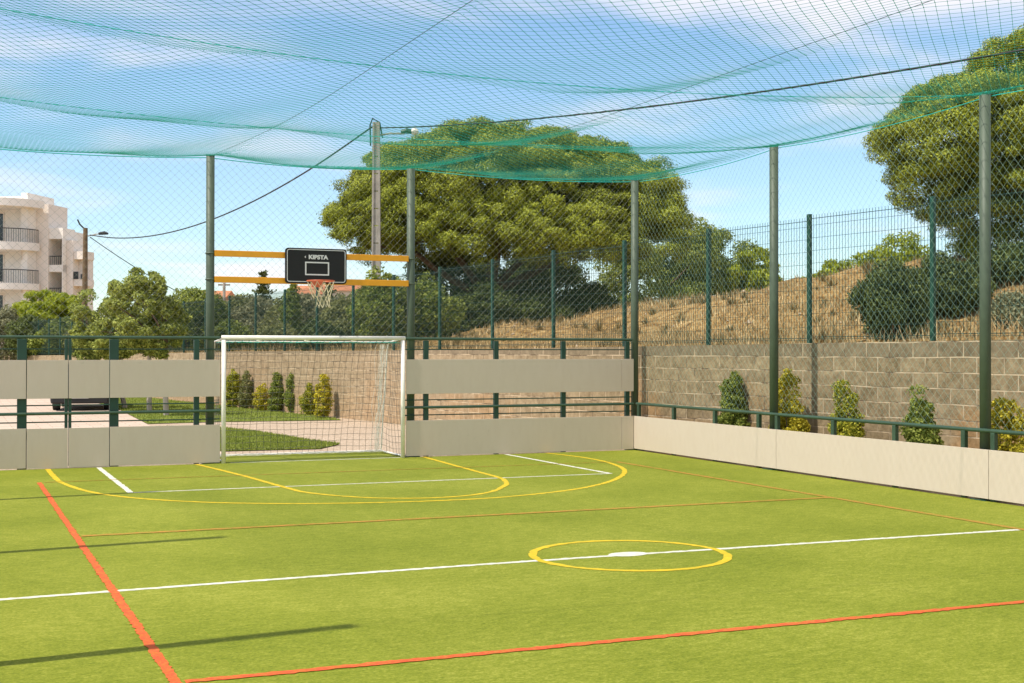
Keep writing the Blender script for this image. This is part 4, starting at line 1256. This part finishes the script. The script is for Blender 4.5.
# far row along the fence on the left
for i, (px, yt_, d, mt, lab) in enumerate([(8, 312, 74, 'grey', 'grey green bush at the left edge in front of the apartment block'),
        (32, 318, 72, 'deep', 'dark bush behind the far fence below the rounded bright crown'), (62, 320, 70, 'mid', 'green bush behind the far fence beside the wooden pole foot'),
        (95, 322, 66, 'olive', 'olive bush behind the far fence right of the wooden pole foot'), (128, 318, 62, 'olive', 'olive bush behind the far fence, behind the leafy lawn trees'), (160, 310, 58, 'mid', 'green bush behind the far fence, right of the leafy lawn trees')]):
    shrub(px, yt_, d, 1.5, mt, lab, name='hedge_shrub', group='shrubs behind the far fence', leaf=(.15, .08), dens=.8)
for i, (px, yt_, d) in enumerate([(-150, 285, 70), (-260, 300, 80), (-380, 280, 75), (-500, 300, 85), (-640, 285, 80)]):
    shrub(px, yt_, d, 3.2, 'mid', '%s tree beyond the left edge of the photo, counted outward' % ORD[i], name='boundary_tree', cat='tree', base=-.02, group='trees beyond the left edge', leaf=(.25, .14), dens=.7)
b = at(48, 350, 76); b[2] = 0
h = wz2(294, 76)
t = thing('rounded_pine', tuple(b), 'bright yellow green rounded pine crown in front of the apartment block', 'tree')
c = crown('crown', [(0, 0, h - 1.3, 1.9, 1.9, 1.3), (-.9, 0, h - 1.5, 1.2, 1.2, .9), (1.0, -.2, h - 1.5, 1.1, 1.2, 1.0)], 150, .38, 300, .20, .06, LEAF['bright'], t, up=.8)
mb = MB(); limb(mb, (0, 0, 0), (0, 0, h - 1.6), .16, .11)
for i in range(5): limb(mb, (0, 0, h - 1.8), c[i * 9], .07, .02)
mb.build('trunk', M['bark'], t)
# dark conifers far away
def conifer(px, ytop, d, w, label):
    b = at(px, 350, d); b[2] = 0; h = wz2(ytop, d)
    t = thing('distant_conifer', tuple(b), label, 'tree', 'dark conifers above the hedge')
    P = []; N = []
    for i in range(14):
        z = h * (.35 + .65 * i / 14); r = w * (1 - (i / 14)) * (1 if i % 2 else .45) + .2
        n_ = 420; a = RNG.uniform(0, 6.28, n_); rr = r * np.sqrt(RNG.random(n_))
        lump = .65 + .35 * np.sin(a * 5 + i)
        P.append(np.stack([np.cos(a) * rr * lump, np.sin(a) * rr * lump, z + rr * .25 + RNG.normal(0, .08, n_)], 1)); N.append(np.tile([0, 0, 1.0], (n_, 1)))
    v_, q_ = leaf_quads(np.concatenate(P), np.concatenate(N), .22, .1, .7)
    MB().add(v_, q_).build('crown', LEAF['deep'], t)
    MB().tube([(0, 0, 0), (0, 0, h * .98)], [.16, .03], 7).build('trunk', M['bark'], t)
conifer(263, 270, 100, 2.3, 'dark layered conifer behind the left half of the lower yellow beam')
conifer(329, 280, 105, 2.0, 'dark conifer behind the hoop net')

# leafy trees on the lawn at the left
def lawn_tree(x, y, lob, label, lean=0, whitewash=True):
    t = thing('leafy_tree', (x, y, -.02), label, 'tree', 'leafy trees on the lawn')
    c = crown('crown', lob, 85, .19, 230, .095, .05, LEAF['lawn_tree'], t, inner=.35, squash=.85)
    m1 = MB(); P = limb(m1, (0, 0, -.05), (lean, 0, 1.9), .085, .06, .03); m1.build('trunk', M['bark_white'] if whitewash else M['bark'], t)
    m2 = MB()
    for i in range(7): limb(m2, P[-1] - [0, 0, .05], c[i * 5 % len(c)], .035, .01, .08)
    m2.build('branch', M['bark'], t)
lawn_tree(-5.92, 16.9, [(-.75, 0, 3.0, .8, .8, 1.0), (-.2, 0, 2.5, .6, .6, .8), (-.55, .1, 3.6, .5, .6, .5)], 'leafy tree with limewashed trunk, nearest and rightmost of the trees on the lawn')
lawn_tree(-5.95, 20.1, [(-.5, 0, 3.0, .8, .8, 1.1), (-.9, 0, 2.3, .7, .7, .8), (.05, 0, 2.6, .6, .6, .8)], 'leafy tree with limewashed trunk, middle of the trees on the lawn')
lawn_tree(-6.4, 22.3, [(-.75, 0, 2.8, .8, .8, 1.0), (-1.0, 0, 2.2, .6, .7, .7), (-.2, 0, 2.4, .6, .7, .8)], 'leafy tree with limewashed trunk, farthest and leftmost of the trees on the lawn', -.1)

# young columnar shrubs along the wall, seen through the goal
rows = [(233, 369, 407, 'two', .22, 'yellow green columnar bush, leftmost of the row seen through the goal'),
        (246, 371, 408, 'olive', .15, 'thin grey green columnar bush, second from the left through the goal'),
        (262, 381, 410, 'yellow', .17, 'short yellowish bush, third from the left through the goal'),
        (277, 371, 411, 'mid', .18, 'dark green columnar bush, tallest in the middle of the row through the goal'),
        (292.5, 371, 412, 'mid', .18, 'green columnar bush, right neighbour of the dark green one through the goal'),
        (308, 384, 414.5, 'two', .15, 'small yellowish bush, second from the right through the goal'),
        (323, 374, 417, 'yellow', .18, 'bushy column with golden top, rightmost of the row through the goal')]
for px, yt_, yb, mt, r, lab in rows:
    d = CLOC[2] / ((yb - 350.7) / CF)
    b = at(px, yb, d); b[2] = -.02; r = r * 1.02
    h = wz2(yt_, d)
    bush('columnar_bush', b, r, h, LEAF[mt], lab, 'bush', 'young bushes along the wall behind the goal', leaf=(.055, .03), dens=1.4,
         lobes=[(0, 0, h * .42, r, r, h * .42), (.02, 0, h * .7, r * .6, r * .6, h * .28), (-.04, 0, h * .3, r * .95, r, h * .28)], clump=.085)
# conical bushes between the side boards and the wall
rows = [(733, 372, -2.55, 'mid', .25, 'dark green conical bush, farthest of those by the block wall on the right'),
        (789, 370, -4.15, 'yellow', .27, 'yellow green bush directly behind the middle net pole'),
        (847, 378, -5.5, 'two', .22, 'slim two tone bush, first right of the middle net pole'),
        (921, 388, -7.1, 'mid', .24, 'dark green bush, second right of the middle net pole'),
        (1008, 395, -8.75, 'yellow', .28, 'yellow bush at the right edge behind the nearest net pole')]
for px, yt_, y, mt, r, lab in rows:
    x = .5
    ry_ = _F + _R * ((px - 512) / CF); tt_ = (x - CLOC[0]) / ry_[0]; y = CLOC[1] + ry_[1] * tt_
    h = wz2(yt_, tt_); r = r * .84
    bush('conical_bush', (x, y, -.02), r, h, LEAF[mt], lab, 'bush', 'young bushes between the side boards and the wall', leaf=(.045, .026), dens=1.5,
         lobes=[(0, 0, h * .42, r * .9, r * 1.15, h * .34), (0, .03, h * .68, r * .6, r * .75, h * .3), (.0, -.06, h * .3, r * 1.0, r * 1.3, h * .24)], clump=.085)
